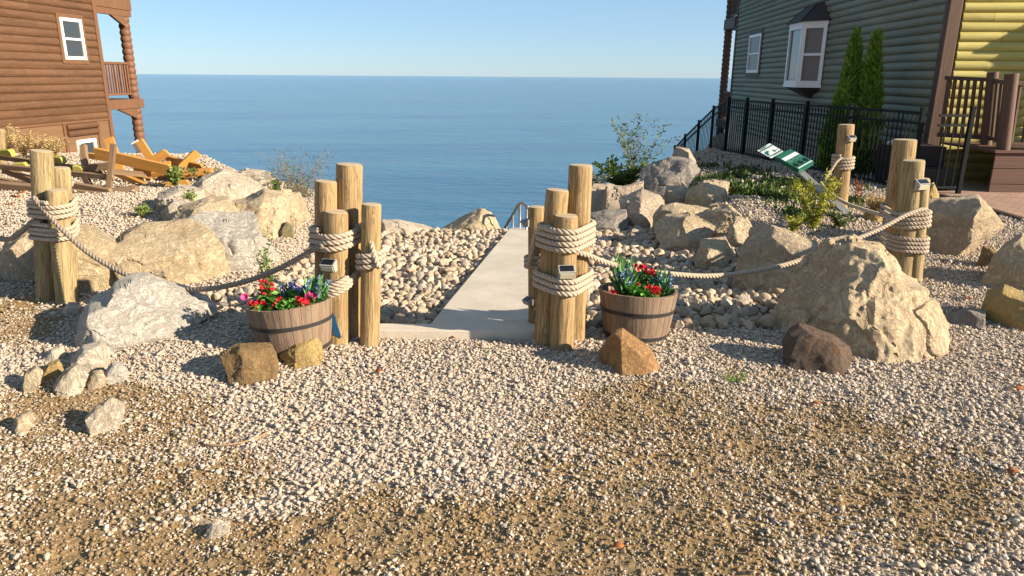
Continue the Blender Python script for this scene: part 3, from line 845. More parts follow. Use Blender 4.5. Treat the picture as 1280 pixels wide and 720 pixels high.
B("tan orange rock touching the foot of the flower barrel", "stone_yellow", [(349, 441), (370, 428), (396, 424), (404, 435), (396, 452), (372, 460)], None, .22, 47, name="rock")
B("cream hollowed stone lying apart on the stained gravel", "limestone_pale", [(106, 518), (118, 508), (140, 502), (158, 512), (150, 530), (126, 542), (108, 532)], None, .16, 48, 5, name="rock")
B("largest white stone of the little heap, rounded like a loaf", "limestone_pale", [(86, 448), (104, 434), (128, 431), (141, 442), (134, 458), (116, 468), (98, 464)], None, .2, 49, 5, name="rock")
B("egg-shaped white stone in front of the little heap", "limestone_pale", [(68, 480), (78, 465), (98, 458), (112, 466), (106, 484), (88, 496), (72, 492)], None, .18, 50, 5, name="rock")
B("ochre crumbly lump in the middle of the little stone heap", "stone_yellow", [(52, 466), (60, 455), (74, 452), (80, 462), (72, 476), (58, 476)], None, .14, 51, 5, name="rock")
B("flat pale stone at the back of the little heap", "limestone_pale", [(52, 448), (64, 438), (80, 436), (84, 448), (70, 456), (56, 456)], None, .14, 52, 5, name="rock")
B("angular pale stone at the outer end of the little heap", "limestone_buff", [(18, 486), (30, 468), (46, 459), (56, 468), (48, 482), (30, 492)], None, .16, 53, 5, name="rock")
B("round blue-grey stone at the end of the little heap", "limestone_grey", [(130, 466), (140, 455), (154, 456), (161, 466), (154, 480), (138, 481)], None, .14, 54, 5, name="rock")
B("small cream stone between the egg-shaped and blue-grey stones", "limestone_buff", [(108, 478), (116, 466), (128, 465), (135, 476), (126, 488), (112, 488)], None, .12, 55, 5, name="rock")
B("long buff stone sunk in the soil at the picture's left border", "limestone_buff", [(8, 538), (18, 522), (40, 517), (46, 526), (34, 538), (14, 546)], None, .14, 56, 5, name="rock")
B("cream stone at the foot of the lone rope-tied trio", "limestone_pale", [(78, 388), (86, 378), (98, 380), (99, 392), (88, 397)], None, .14, 57, 5, name="rock")
B("pale pointed chip lying on the bare soil in front", "limestone_pale", [(256, 667), (266, 654), (278, 650), (288, 664), (276, 672), (260, 674)], None, .05, 58, 5, name="rock")

# ------------------------------------------------------------------ cobble banks
def cobble_field(n, xfun, size_rng, seed, ymax, ymin=4.66):
    rs = np.random.default_rng(seed); out = []
    cell = {}
    tries = 0
    while len(out) < n and tries < n * 60:
        tries += 1
        y = rs.uniform(ymin, ymax); lo, hi = xfun(y)
        x = rs.uniform(lo, hi); s = rs.uniform(*size_rng) * (1 + .25 * (rs.random() < .12))
        ok = True; ci, cj = int(x / .12), int(y / .12)
        for i in range(ci - 1, ci + 2):
            for j in range(cj - 1, cj + 2):
                for (a, b, c) in cell.get((i, j), ()):
                    if (a - x) ** 2 + (b - y) ** 2 < ((s + c) * .31) ** 2: ok = False
        if not ok: continue
        cell.setdefault((ci, cj), []).append((x, y, s)); out.append((x, y, s))
    return out
lf = cobble_field(1500, lambda y: (float(np.interp(y, CLY, CLX)), float(path_left(y)) - .035), (.065, .115), 3, 9.1)
rt = cobble_field(1500, lambda y: (float(path_left(y)) + PATH_W + .03, float(path_left(y)) + PATH_W + 1.75 - .1 * (y < 5.6)), (.065, .135), 4, 10.2)
CP = []
for k, (V, Fc) in enumerate(proto(3, 14, 77, .72, 14)):
    ob = mesh_np("cobble", V, Fc, "cobble_stone", True, {"tint": np.full(len(V), random.random())}); ob.data.set_sharp_from_angle(angle=R(30))
    CP.append(ob.data); bpy.data.objects.remove(ob)
allc = [(x, y, s, 0) for x, y, s in lf] + [(x, y, s, 1) for x, y, s in rt]
U, Vv, Zz = project(np.array([(c[0], c[1], 0) for c in allc]))
hidden_px = (((U > 655) & (U < 742) & (Vv > 300)) | ((U > 392) & (U < 478) & (Vv > 300)) | ((U > 955) & (Vv > 300)))
key = np.array([c[2] for c in allc]) / Zz - hidden_px * 10
order = np.argsort(-key)
CG = ["cobbles heaped on the bank between the path and the cream boulders", "cobbles in the hollow between the path and the shaded boulders"]
CL = ["cream fist-sized cobble in the sunlit bank between the concrete path and the cream boulders", "greyish cobble in the shaded hollow between the concrete path and the right-hand boulders"]
rest = []
for rank, i in enumerate(order):
    x, y, s, side = allc[i]
    z = Hs(x, y) + random.uniform(.15, .75) * s * .6
    if rank < 290:
        o = bpy.data.objects.new("cobble", CP[i % len(CP)]); COL.objects.link(o)
        o.location = (x, y, z); o.scale = (s * 1.12, s * 1.12, s * 1.12); o.rotation_euler = (random.gauss(0, .5), random.gauss(0, .5), random.uniform(0, 6.28))
        tag(o, CL[side], "cobble", CG[side])
    else: rest.append((x, y, z, s))
rest = np.array(rest)
# a lower layer that fills the gaps
ex = []
for _ in range(3400):
    side = random.random() < .5; y = random.uniform(4.64, 9.3); l = float(path_left(y))
    x = random.uniform(float(np.interp(y, CLY, CLX)), l - .05) if side else random.uniform(l + PATH_W + .04, l + PATH_W + 1.6)
    ex.append((x, y, Hs(x, y) - .005, random.uniform(.045, .08)))
rest = np.concatenate([rest, np.array(ex)])
tag(scatter("cobbles", rest[:, :3], rest[:, 3] * 1.1, proto(2, 10, 12, .72, 10), "cobble_stone", 8, lift=.1), kind="stuff")
print("cobbles", len(lf), len(rt))

# ------------------------------------------------------------------ timber posts, rope
POST = {}
def post(key, label, top, base, w, mat="post_wood", dY=0.0, group=None, Ybase=None):
    """top, base: photo pixels of the post's axis; w: width in pixels"""
    b = ground(*base) if Ybase is None else at_y(base[0], base[1], Ybase)
    if dY: b = at_y(base[0], base[1], b.y + dY)
    tp = at_y(top[0], top[1], b.y)
    zc = (CAM_I @ ((b + tp) / 2)).z * -1
    r = w / 2 * zc / FPX * 1.05
    gz = Hs(b.x, b.y)
    ax = (tp - b).normalized()
    b2 = b + ax * ((gz - .12 - b.z) / ax.z)
    L = (tp - b2).length
    rs = np.random.default_rng(abs(hash(label)) % 9999 if False else len(POST) + 3)
    n = 28; prof = [(0, 0)] + [(1 + .025 * math.sin(k * 1.7 + len(POST)), L * k / 14) for k in range(15)]
    prof = [(0, 0.0)] + [(r * (1.03 - .05 * k / 14 + rs.normal() * .006), (L - .008) * k / 14) for k in range(15)] + [(r * .95, L), (r * .5, L + .002), (0, L + .003)]
    m = MB(); m.lathe(prof, n)
    ph = rs.uniform(0, 6, 3)
    V = []
    for (x, y, z) in m.v:
        a = math.atan2(y, x); q = 1 + .02 * math.sin(2 * a + ph[0]) + .012 * math.sin(3 * a + ph[1] + z * 3) + .006 * math.sin(7 * a + ph[2])
        V.append((x * q, y * q, z))
    m.v = V
    o = m.build("wooden_post", mat, ang=40)
    o.location = b2; o.rotation_euler = ax.to_track_quat('Z', 'Y').to_euler()
    tag(o, label, "post", group)
    m = MB(); m.lathe([(0, L + .0065), (r * .55, L + .0062), (r * .90, L + .0045), (r * .90, L + .001)], 26); m.build("end_grain", "end_grain", o, ang=40)
    POST[key] = (b2, tp, r)
    return o
G1, G2, G3, G4 = "posts left of the path", "posts right of the path", "posts by the shingle slope", "posts by the brick patio"
post("p1", "tallest post of the bundle beside the left flower barrel, with a knot below its top", (436.5, 206), (436, 418), 31, group=G1)
post("p2", "rear post of the bundle beside the left flower barrel, second in height", (407.5, 227), (407, 420), 26, group=G1, dY=-.02)
post("p3", "shortest front post of the left bundle, carrying a solar light above the flower barrel", (420.5, 265), (421, 429), 29, group=G1, dY=.03)
post("p4", "lone thinner post standing right at the left end of the concrete kerb", (464.5, 256), (462, 430), 23.5, group=G1)
post("q1", "tallest post of the bundle right of the concrete path, nearest the flower barrel", (726, 207), (717, 423), 28, "post_wood", group=G2)
post("q2", "second tallest post of the bundle right of the concrete path", (697, 238), (681, 428), 27.5, group=G2)
post("q3", "front post with a solar light in the bundle right of the concrete path", (707.5, 270), (702, 435), 28.5, group=G2)
post("q4", "slim post set apart on the path side of the right bundle", (670.5, 259), (671, 411), 20, group=G2)
post("l1", "tallest post of the trio by the shingle slope", (52, 189), (60, 374), 24, "post_wood_green", group=G3)
post("l2", "middle-height rear post of the trio by the shingle slope", (76, 210), (88, 370), 20, "post_wood_green", group=G3)
post("l3", "shortest front post of the trio by the shingle slope", (70.5, 238), (84, 379), 23, "post_wood_green", group=G3)
post("f1", "tallest leaning post of the trio behind the massive craggy boulder", (1131.5, 175), (1110, 338), 26, "post_wood", group=G4, dY=.06)
post("f2", "front post with a solar light behind the massive craggy boulder", (1142, 201), (1126, 350), 25, "post_wood_green", group=G4)
post("f3", "shortest post of the trio behind the massive craggy boulder", (1152, 224), (1142, 352), 18, "post_wood_green", group=G4, dY=.02)
post("u1", "single rope-tied post standing in front of the metal fence", (1058, 156), (1048, 262), 18.5, "post_wood", group=G4)
post("e1", "weathered post cut off by the picture's border beside the dry weeds", (1, 162), (2, 205), 9, "post_wood_green", Ybase=13.0)

def resample(pts, step):
    P = [Vector(p) for p in pts]; out = [P[0].copy()]; acc = 0.0
    for a, b in zip(P, P[1:]):
        L = (b - a).length
        if L < 1e-9: continue
        d = step - acc
        while d <= L:
            out.append(a.lerp(b, d / L)); d += step
        acc = L - (d - step)
    out.append(P[-1].copy())
    return out
def smooth(pts, it=2):
    P = [Vector(p) for p in pts]
    for _ in range(it):
        P = [P[0]] + [(P[i - 1] + P[i] * 2 + P[i + 1]) / 4 for i in range(1, len(P) - 1)] + [P[-1]]
    return P
def catmull(pts, n=12):
    P = [Vector(p) for p in pts]; P = [P[0] * 2 - P[1]] + P + [P[-1] * 2 - P[-2]]
    out = []
    for i in range(1, len(P) - 2):
        for k in range(n):
            t_ = k / n; a, b, c, d = P[i - 1], P[i], P[i + 1], P[i + 2]
            out.append(0.5 * ((2 * b) + (c - a) * t_ + (2 * a - 5 * b + 4 * c - d) * t_ ** 2 + (3 * b - a - 3 * c + d) * t_ ** 3))
    out.append(P[-2].copy()); return out
def rope(name, pts, rad, label, mat="rope", group=None, lay=4.8, step=None):
    P = resample(pts, step or rad * .55)
    P = smooth(P, 1)
    m = MB(); strands = [[], [], []]
    nrm = None; s = 0.0
    for i, p in enumerate(P):
        tg = (P[min(i + 1, len(P) - 1)] - P[max(i - 1, 0)]).normalized()
        nrm = tg.orthogonal().normalized() if nrm is None else (nrm - tg * nrm.dot(tg)).normalized()
        bn = tg.cross(nrm)
        if i: s += (p - P[i - 1]).length
        for k in range(3):
            a = 2 * math.pi * (k / 3 + s / (lay * rad))
            strands[k].append(p + (nrm * math.cos(a) + bn * math.sin(a)) * rad * .5)
    for st in strands: m.tube(st, rad * .53, 7)
    o = m.build(name, mat, smooth=True)
    return tag(o, label, "rope", group)
def hull2(pts):
    pts = sorted(set(pts))
    def half(seq):
        h = []
        for p in seq:
            while len(h) > 1 and (h[-1][0] - h[-2][0]) * (p[1] - h[-2][1]) - (h[-1][1] - h[-2][1]) * (p[0] - h[-2][0]) <= 0: h.pop()
            h.append(p)
        return h[:-1]
    return half(pts) + half(pts[::-1])
def axis_at(key, z):
    b, tp, r = POST[key]; f = (z - b.z) / (tp.z - b.z)
    return b.lerp(tp, f), r
def wrap(name, keys, z0, turns, rad, label, tiltx=0.0, sag=0.0, start=math.pi * .5, mat="rope", group=None, pitch=2.0, jit=.004, seed=0, loose=0.0):
    rs = random.Random(seed); pts = []
    N = 72
    cx = sum(axis_at(k, z0)[0].x for k in keys) / len(keys); cy = sum(axis_at(k, z0)[0].y for k in keys) / len(keys)
    total = int(turns * N)
    js = [rs.uniform(-jit, jit) for _ in range(int(turns) + 3)]
    def ring(z):
        raw = []
        for k in keys:
            c, r = axis_at(k, z)
            for q in range(40):
                a = 2 * math.pi * q / 40; raw.append((c.x + math.cos(a) * (r * 1.03 + rad * .97), c.y + math.sin(a) * (r * 1.03 + rad * .97)))
        hl = hull2(raw)
        return [(math.atan2(p[1] - cy, p[0] - cx), p) for p in hl]
    cache = {}
    def at(z, a):
        zi = round(z / .02)
        if zi not in cache: cache[zi] = sorted(ring(zi * .02))
        R_ = cache[zi]; a = (a + math.pi) % (2 * math.pi) - math.pi
        for (a0, p0), (a1, p1) in zip(R_, R_[1:]):
            if a0 <= a <= a1:
                f = (a - a0) / max(a1 - a0, 1e-6); return (p0[0] + (p1[0] - p0[0]) * f, p0[1] + (p1[1] - p0[1]) * f)
        (a0, p0), (a1, p1) = R_[-1], R_[0]
        f = ((a - a0) % (2 * math.pi)) / max((a1 - a0) % (2 * math.pi), 1e-6); return (p0[0] + (p1[0] - p0[0]) * f, p0[1] + (p1[1] - p0[1]) * f)
    for i in range(total + 1):
        tt = i / N; a = start + 2 * math.pi * tt
        zc_ = z0 + (tt - turns / 2) * pitch * rad
        x, y = at(zc_, a)
        fx = (x - cx) / .15
        z = zc_ + tiltx * (x - cx) + sag * (max(0, (cy - y)) / .15) + (js[int(tt)] * (1 - tt % 1) + js[int(tt) + 1] * (tt % 1))
        pts.append(Vector((x + (x - cx) * loose * rs.random() * .0, y, z)))
    rope(name, pts, rad, label, mat, group)
    return pts
def zpx(key, py):
    """height on a post's axis at photo row py"""
    b, tp, r = POST[key]
    lo, hi = 0.0, 1.0
    for _ in range(40):
        mid = (lo + hi) / 2; q = b.lerp(tp, mid)
        v = project(np.array([q[:]]))[1][0]
        if v > py: lo = mid
        else: hi = mid
    return b.lerp(tp, lo).z
RG = "rope windings around the posts"
RR = .0188
w = wrap("rope_coil", ["p1", "p2", "p3"], zpx("p3", 299), 3.6, RR, "upper rope coil of four turns on the bundle beside the left flower barrel", tiltx=.06, start=.3, group=RG, seed=1)
w2 = wrap("rope_coil", ["p1", "p2", "p3"], zpx("p3", 353), 2.7, RR, "lower rope coil hanging slack on the bundle beside the left flower barrel", tiltx=.32, sag=-.03, start=1.0, group=RG, seed=2, jit=.008)
w3 = wrap("rope_coil", ["p4"], zpx("p4", 322), 3.0, RR * .9, "rope coil on the lone post at the left end of the kerb", tiltx=.1, start=2.2, group=RG, seed=3)
a4, r4 = axis_at("p1", zpx("p1", 284)); b4, s4 = axis_at("p4", zpx("p4", 333))
yp, yk = a4.y - r4 * .9, b4.y - s4 - .03
rope("rope", catmull([at_y(px, py, yp + (yk - yp) * f_) for px, py, f_ in ((436, 287, -.25), (446, 283, 0), (454, 282, .2), (460, 289, .5), (464, 304, .75), (469, 322, .95), (474, 335, 1.0))], 8), RR * .95, "short rope dropping from the left bundle to the lone kerb post")
w5 = wrap("rope_coil", ["q1", "q2", "q3"], zpx("q3", 297), 3.7, RR, "upper rope coil of four turns on the bundle right of the path", tiltx=-.05, start=2.6, group=RG, seed=4)
w6 = wrap("rope_coil", ["q1", "q2", "q3"], zpx("q3", 354), 2.8, RR, "lower rope coil of three turns on the bundle right of the path", tiltx=-.12, start=3.0, group=RG, seed=5)
w7 = wrap("rope_coil", ["q4"], zpx("q4", 326), 3.0, RR * .8, "rope coil on the slim post at the path side of the right bundle", tiltx=.12, start=0, group=RG, seed=6)
a5, r5 = axis_at("q2", zpx("q2", 285)); b5, s5 = axis_at("q4", zpx("q4", 345))
yp, yk = a5.y - r5 - .02, b5.y - s5 - .03
rope("rope", catmull([at_y(px, py, yp + (yk - yp) * f_) for px, py, f_ in ((692, 286, 0), (682, 284, .05), (673, 287, .25), (668, 298, .5), (665, 314, .8), (661, 332, 1.0))], 8), RR * .95, "short rope dropping from the right bundle to the slim post by the path")
w8 = wrap("rope_coil", ["l1", "l2", "l3"], zpx("l3", 261), 3.4, RR * .9, "upper rope coil of four turns on the trio by the shingle slope", tiltx=.0, start=2.6, group=RG, seed=7)
w9 = wrap("rope_coil", ["l1", "l2", "l3"], zpx("l3", 289), 3.4, RR * .9, "lower rope coil of four turns on the trio by the shingle slope", tiltx=0, start=2.6, group=RG, seed=8)
w10 = wrap("rope_coil", ["f1", "f2", "f3"], zpx("f2", 273), 3.5, RR * .92, "upper rope coil of four turns on the trio behind the massive boulder", tiltx=.06, start=2.6, group=RG, seed=9)
w11 = wrap("rope_coil", ["f1", "f2", "f3"], zpx("f2", 304), 3.5, RR * .92, "lower rope coil of four turns on the trio behind the massive boulder", tiltx=-.06, start=2.6, group=RG, seed=10)
w12 = wrap("rope_coil", ["u1"], zpx("u1", 202), 4.0, RR * 1.05, "rope coil of four turns on the single post by the metal fence", start=4.0, group=RG, seed=11)

def span_px(pxs, y0, y1, n=12):
    P = []
    for i, (px, py) in enumerate(pxs):
        f = (px - pxs[0][0]) / (pxs[-1][0] - pxs[0][0])
        P.append(at_y(px, py, y0 + (y1 - y0) * f))
    return catmull(P, n)
pl1 = POST["l1"][0].y; pp = POST["p2"][0].y; pq = POST["q1"][0].y; pf = POST["f2"][0].y; pu = POST["u1"][0].y
rope("rope", span_px([(42, 246), (50, 256), (64, 272), (84, 293), (112, 317), (145, 337), (182, 353), (215, 361), (245, 362), (280, 358), (315, 349), (348, 336), (376, 321), (393, 311), (404, 307)], pl1 - .14, pp - .17), RR, "long dark rope sagging from the shingle-slope trio to the left flower barrel's bundle", "rope_dark")
rope("rope", span_px([(-45, 318), (-20, 303), (0, 299), (14, 298), (24, 292), (33, 283), (42, 278), (52, 277)], pl1 + .15, pl1 - .13), RR, "dark rope curling away from the shingle-slope trio past the picture's border", "rope_dark")
rope("rope", span_px([(700, 311), (716, 314), (734, 319), (760, 329), (800, 338), (845, 343), (882, 345), (915, 343), (950, 338), (985, 330), (1022, 318), (1060, 303), (1100, 286), (1128, 271), (1148, 263), (1158, 262)], pq - .19, pf - .16), RR, "long pale rope sagging from the path's right bundle to the trio behind the massive boulder")
rope("rope", span_px([(1118, 274), (1102, 269), (1080, 262), (1062, 256), (1046, 246), (1034, 236), (1027, 231), (1031, 224), (1038, 214), (1046, 202), (1052, 197)][::-1] if False else [(1052, 197), (1045, 203), (1038, 214), (1031, 224)], pu - .12, pu - .2), RR, "rope end dropping from the single fence post behind the toppled sign")
rope("rope", span_px([(1026, 228), (1030, 234), (1040, 243), (1058, 254), (1080, 262), (1100, 268), (1118, 274)], pu - .25, pf - .08), RR, "thin-looking rope lying low between the toppled sign and the patio-side trio")

# ------------------------------------------------------------------ solar lights
def solar(pos, w, label, yaw=0.0, tilt=.35):
    o = empty("solar_light", pos, label, "solar light", "solar lights on the posts", yaw)
    h = w * .78
    m = MB(); m.prism([(0.0, 0.0), (-.028, 0.0), (-.046, h * .52), (-.05, h * .58), (0.0, h)], -w / 2, w / 2, 0)
    m.build("housing", "lamp_housing", o)
    # slanted cell on the upper face
    a, b = Vector((0, -.05, h * .58)), Vector((0, 0, h)); d = (b - a); nn = Vector((0, -d.z, d.y)).normalized()
    m = MB(); q = [a + d * .14, a + d * .88]
    V = [Vector((sx * w * .40, 0, 0)) + p_ + nn * k for k in (.0005, .004) for p_ in q for sx in (-1, 1)]
    m.add(V, [(0, 1, 3, 2), (4, 6, 7, 5), (0, 4, 5, 1), (1, 5, 7, 3), (3, 7, 6, 2), (2, 6, 4, 0)])
    m.build("solar_panel", "solar_cell", o)
    a, b = Vector((0, -.028, 0)), Vector((0, -.046, h * .52)); d = b - a; nn = Vector((0, -d.z, d.y)).normalized()
    q = [a + d * .12, a + d * .9]; m = MB()
    V = [Vector((sx * w * .42, 0, 0)) + p_ + nn * k for k in (.0005, .005) for p_ in q for sx in (-1, 1)]
    m.add(V, [(0, 1, 3, 2), (4, 6, 7, 5), (0, 4, 5, 1), (1, 5, 7, 3), (3, 7, 6, 2), (2, 6, 4, 0)])
    m.build("lens", "lamp_lens", o)
    return o
def solar_on(key, px, py_bottom, wpx, label, yaw=0.0):
    z = zpx(key, py_bottom); c, r = axis_at(key, z)
    n = Vector((math.sin(yaw), -math.cos(yaw), 0))
    p_ = at_y(px, py_bottom, c.y - r)
    zc = -(CAM_I @ p_).z
    q = Vector((c.x, c.y, z)) + n * (r + .002) + Vector((p_.x - c.x, 0, 0)) * (.5 if yaw == 0 else 0)
    return solar(q, wpx * zc / FPX, label, yaw)
solar_on("p3", 413, 334, 19, "solar light on the front post above the left flower barrel", -.25)
solar_on("q3", 709, 343, 21, "solar light between the two rope coils right of the path", .1)
solar_on("q4", 668, 282, 12, "small solar light near the top of the slim post by the path", -1.3)
solar_on("q4", 664, 378, 12, "small solar light low on the slim post by the path", -.9)
solar_on("u1", 1059, 176, 10, "solar light on the single post by the metal fence", .25)
solar_on("f2", 1146, 235, 17, "solar light on the post behind the massive craggy boulder", .3)

# ------------------------------------------------------------------ leaves
def leaf_cloud(name, C, Dv, L, W, mat, parent=None, seed=0, fold=.15, origin=None):
    """one bent quad pair per leaf. C base points, Dv directions"""
    rs = np.random.default_rng(seed); n = len(C)
    Dv = Dv / (np.linalg.norm(Dv, axis=1, keepdims=True) + 1e-9)
    rnd = rs.normal(size=(n, 3)); Sd = np.cross(Dv, rnd); Sd /= (np.linalg.norm(Sd, axis=1, keepdims=True) + 1e-9)
    Nn = np.cross(Sd, Dv)
    L = np.broadcast_to(np.asarray(L, float), (n,))[:, None]; W = np.broadcast_to(np.asarray(W, float), (n,))[:, None]
    a = C; b = C + Dv * L * .5 + Sd * W * .5 + Nn * L * fold; c = C + Dv * L; d = C + Dv * L * .5 - Sd * W * .5 + Nn * L * fold
    V = np.stack([a, b, c, d], 1).reshape(-1, 3)
    if origin is not None: V = V - np.array(origin)
    i = np.arange(n)[:, None] * 4
    F = np.concatenate([i + np.array([[0, 1, 2]]), i + np.array([[0, 2, 3]])], 0)
    tt = np.repeat(np.clip(rs.normal(.45, .28, n), 0, 1), 4)
    o = mesh_np(name, V, F, mat, False, {"tint": tt})
    if parent is not None: o.parent = parent
    return o
def leaf_stem(n, h, spread, rs, lean=(0, 0)):
    """n stems as curves from a common base"""
    out = []
    for _ in range(n):
        a = rs.uniform(0, 6.28); s = spread * rs.uniform(.35, 1) ; hh = h * rs.uniform(.6, 1)
        pts = [Vector((math.cos(a) * s * (k / 7) ** 1.4 + lean[0] * (k / 7) + rs.uniform(-1, 1) * .03 * h, math.sin(a) * s * (k / 7) ** 1.4 + lean[1] * (k / 7) + rs.uniform(-1, 1) * .03 * h, hh * k / 7)) for k in range(8)]
        pts[0] = Vector((rs.uniform(-1, 1) * .02, rs.uniform(-1, 1) * .02, -.02)); out.append(pts)
    return out
def plant(name, label, cat, loc, h, spread, stems, leaves_per, L, W, mat, stem_mat="twig_brown", seed=1, srad=.004, lean=(0, 0), start=.2, group=None, tip=None, tipmat=None, tipn=0, droop=.2, fuzz=.25):
    rs = random.Random(seed); nr = np.random.default_rng(seed)
    root = empty(name, loc, label, cat, group)
    ST = leaf_stem(stems, h, spread, rs, lean)
    m = MB(); C = []; Dd = []
    for pts in ST:
        m.tube(pts, [srad * (1 - .75 * k / 7) for k in range(8)], 5)
        for _ in range(leaves_per):
            f = rs.uniform(start, 1) * 6.99; i = int(f); p_ = pts[i].lerp(pts[i + 1], f - i)
            tg = (pts[i + 1] - pts[i]).normalized()
            d = tg * .5 + Vector((rs.gauss(0, 1), rs.gauss(0, 1), rs.gauss(0, .6) - droop)) * .6
            C.append(p_ + Vector((rs.gauss(0, 1), rs.gauss(0, 1), rs.gauss(0, .6))) * spread * fuzz * .2); Dd.append(d)
    m.build("stem", stem_mat, root)
    leaf_cloud("foliage", np.array([c[:] for c in C]), np.array([d[:] for d in Dd]), L * nr.uniform(.6, 1.25, len(C)), W * nr.uniform(.7, 1.2, len(C)), mat, root, seed)
    if tipn:
        C = []; Dd = []
        for pts in ST:
            for _ in range(tipn):
                f = rs.uniform(.72, 1) * 6.99; i = int(f); C.append(pts[i].lerp(pts[i + 1], f - i) + Vector((rs.gauss(0, 1), rs.gauss(0, 1), rs.gauss(0, 1))) * tip * .5); Dd.append(Vector((rs.gauss(0, 1), rs.gauss(0, 1), rs.gauss(0, 1))))
        leaf_cloud("blossom", np.array([c[:] for c in C]), np.array([d[:] for d in Dd]), tip, tip * .7, tipmat, root, seed + 5)
    return root

# ------------------------------------------------------------------ barrel planters
def planter(label, c, r_top, r_bot, h, roll=0.0, seed=1):
    root = empty("barrel_planter", c, label, "planter", "barrel planters")
    root.rotation_euler = (0, roll, seed * 1.3)
    n = 26; m = MB(); th = .018
    for k in range(n):
        a0 = 2 * math.pi * (k + .02) / n; a1 = 2 * math.pi * (k + .98) / n; am = (a0 + a1) / 2
        V = []
        dr = random.Random(seed * 50 + k).uniform(-.0015, .0015)
        for z, rr in ((0, r_bot), (h * .35, r_bot + (r_top - r_bot) * .42), (h * .7, r_bot + (r_top - r_bot) * .76), (h + dr * 1.5, r_top)):
            rr += dr
            V += [(rr * math.cos(a0), rr * math.sin(a0), z), ((rr + .001) * math.cos(am), (rr + .001) * math.sin(am), z), (rr * math.cos(a1), rr * math.sin(a1), z), ((rr - th) * math.cos(a1), (rr - th) * math.sin(a1), z), ((rr - th) * math.cos(a0), (rr - th) * math.sin(a0), z)]
        F = []
        for i in range(3):
            for q in range(5): F.append((i * 5 + q, i * 5 + (q + 1) % 5, i * 5 + 5 + (q + 1) % 5, i * 5 + 5 + q))
        F += [(4, 3, 2, 1, 0), (15, 16, 17, 18, 19)]
        m.add(V, F)
    m.build("barrel", "stave_wood", root)
    for z, hh in ((h * .575, .024), (h * .05, .024)):
        r0 = r_bot + (r_top - r_bot) * (z / h + .06 * math.sin(math.pi * z / h)) + .0035; r1 = r_bot + (r_top - r_bot) * ((z + hh) / h + .06 * math.sin(math.pi * z / h)) + .0035
        m = MB(); m.lathe([(r0, z), (r0 + .003, z), (r1 + .003, z + hh), (r1, z + hh)], 52, closed=True); m.build("hoop", "hoop_iron", root, ang=40)
    m = MB(); m.lathe([(0, h - .05), (r_top * .5, h - .045), (r_top - .03, h - .06)], 28); m.build("soil", "potting_soil", root)
    return root
cr = at_y(795, 404, 4.52); cr.z = Hs(cr.x, cr.y) - .01
planter("flower barrel right of the path with an orange rock leaning against it", cr, .255, .205, .315, .075, 1)
cl = at_y(368, 404, 4.16); cl.z = Hs(cl.x, cl.y) - .01
planter("flower barrel left of the path, tilted towards the rope-tied posts", cl, .258, .205, .315, .10, 2)
def flower_bunch(name, label, cat, c, h, spread, n, mat_leaf, mat_pet, petal, npet, seed, leafL=.045, leafW=.02, lavender=False, group=None):
    rs = random.Random(seed); nr = np.random.default_rng(seed)
    root = empty(name, c, label, cat, group)
    C = []; Dd = []; P = []; PD = []; m = MB()
    for k in range(n):
        a = rs.uniform(0, 6.28); s = spread * math.sqrt(rs.random()); hh = h * rs.uniform(.65, 1)
        b = Vector((math.cos(a) * s * .4, math.sin(a) * s * .4, -.03)); t_ = Vector((math.cos(a) * s, math.sin(a) * s, hh))
        m.tube([b, b.lerp(t_, .5) + Vector((0, 0, hh * .08)), t_], [.0025, .002, .0015], 4)
        for _ in range(16 if not lavender else 6):
            f = rs.uniform(.15, .85); C.append(b.lerp(t_, f)); Dd.append(Vector((rs.gauss(0, 1), rs.gauss(0, 1), rs.gauss(.5 if not lavender else 2.6, .5))))
        if lavender:
            for q in range(24):
                P.append(t_ - (t_ - b).normalized() * rs.uniform(0, h * .30)); PD.append(Vector((rs.gauss(0, 1), rs.gauss(0, 1), rs.gauss(.7, .6))))
        elif k < npet:
            for q in range(14):
                d = Vector((rs.gauss(0, 1), rs.gauss(0, 1), rs.gauss(.5, .8))).normalized(); P.append(t_ + d * petal * .25); PD.append(d)
    m.build("stem", "leaf_flower_green", root)
    leaf_cloud("foliage", np.array([c_[:] for c_ in C]), np.array([d[:] for d in Dd]), leafL * nr.uniform(.7, 1.2, len(C)), leafW * nr.uniform(.7, 1.2, len(C)), mat_leaf, root, seed)
    leaf_cloud("blossom", np.array([c_[:] for c_ in P]), np.array([d[:] for d in PD]), petal, petal * .75, mat_pet, root, seed + 1)
    return root
FG = "flowers in the barrel planters"
def inb(c, dx, dy, h): return c + Vector((dx, dy, h - .04))
HR, HL = .315, .315
flower_bunch("lavender_plant", "tall blue lavender on the path side of the right barrel", "flower", inb(cr, -.10, -.02, HR), .23, .085, 30, "leaf_lavender", "petal_blue", .017, 0, 1, .11, .008, True, FG)
flower_bunch("lavender_plant", "smaller blue lavender at the outer rim of the right barrel", "flower", inb(cr, .15, 0, HR), .16, .07, 22, "leaf_lavender", "petal_blue", .017, 0, 2, .09, .008, True, FG)
flower_bunch("leafy_plant", "bright green leafy plant in the middle of the right barrel", "plant", inb(cr, -.01, -.09, HR), .10, .09, 26, "leaf_flower_green", "petal_red", .018, 2, 3, .045, .028, False, FG)
flower_bunch("red_flower", "red flower with two heads rising highest in the right barrel", "flower", inb(cr, .03, .03, HR), .21, .07, 8, "leaf_flower_green", "petal_red", .030, 5, 4, .05, .022, False, FG)
flower_bunch("red_flower", "low red flower at the front rim of the right barrel", "flower", inb(cr, .07, -.12, HR), .10, .05, 9, "leaf_flower_green", "petal_red", .026, 5, 5, .04, .022, False, FG)
flower_bunch("red_flower", "red flower peeping over the shaded rim of the right barrel", "flower", inb(cr, -.18, -.09, HR), .04, .04, 5, "leaf_flower_green", "petal_red", .022, 4, 6, .03, .018, False, FG)
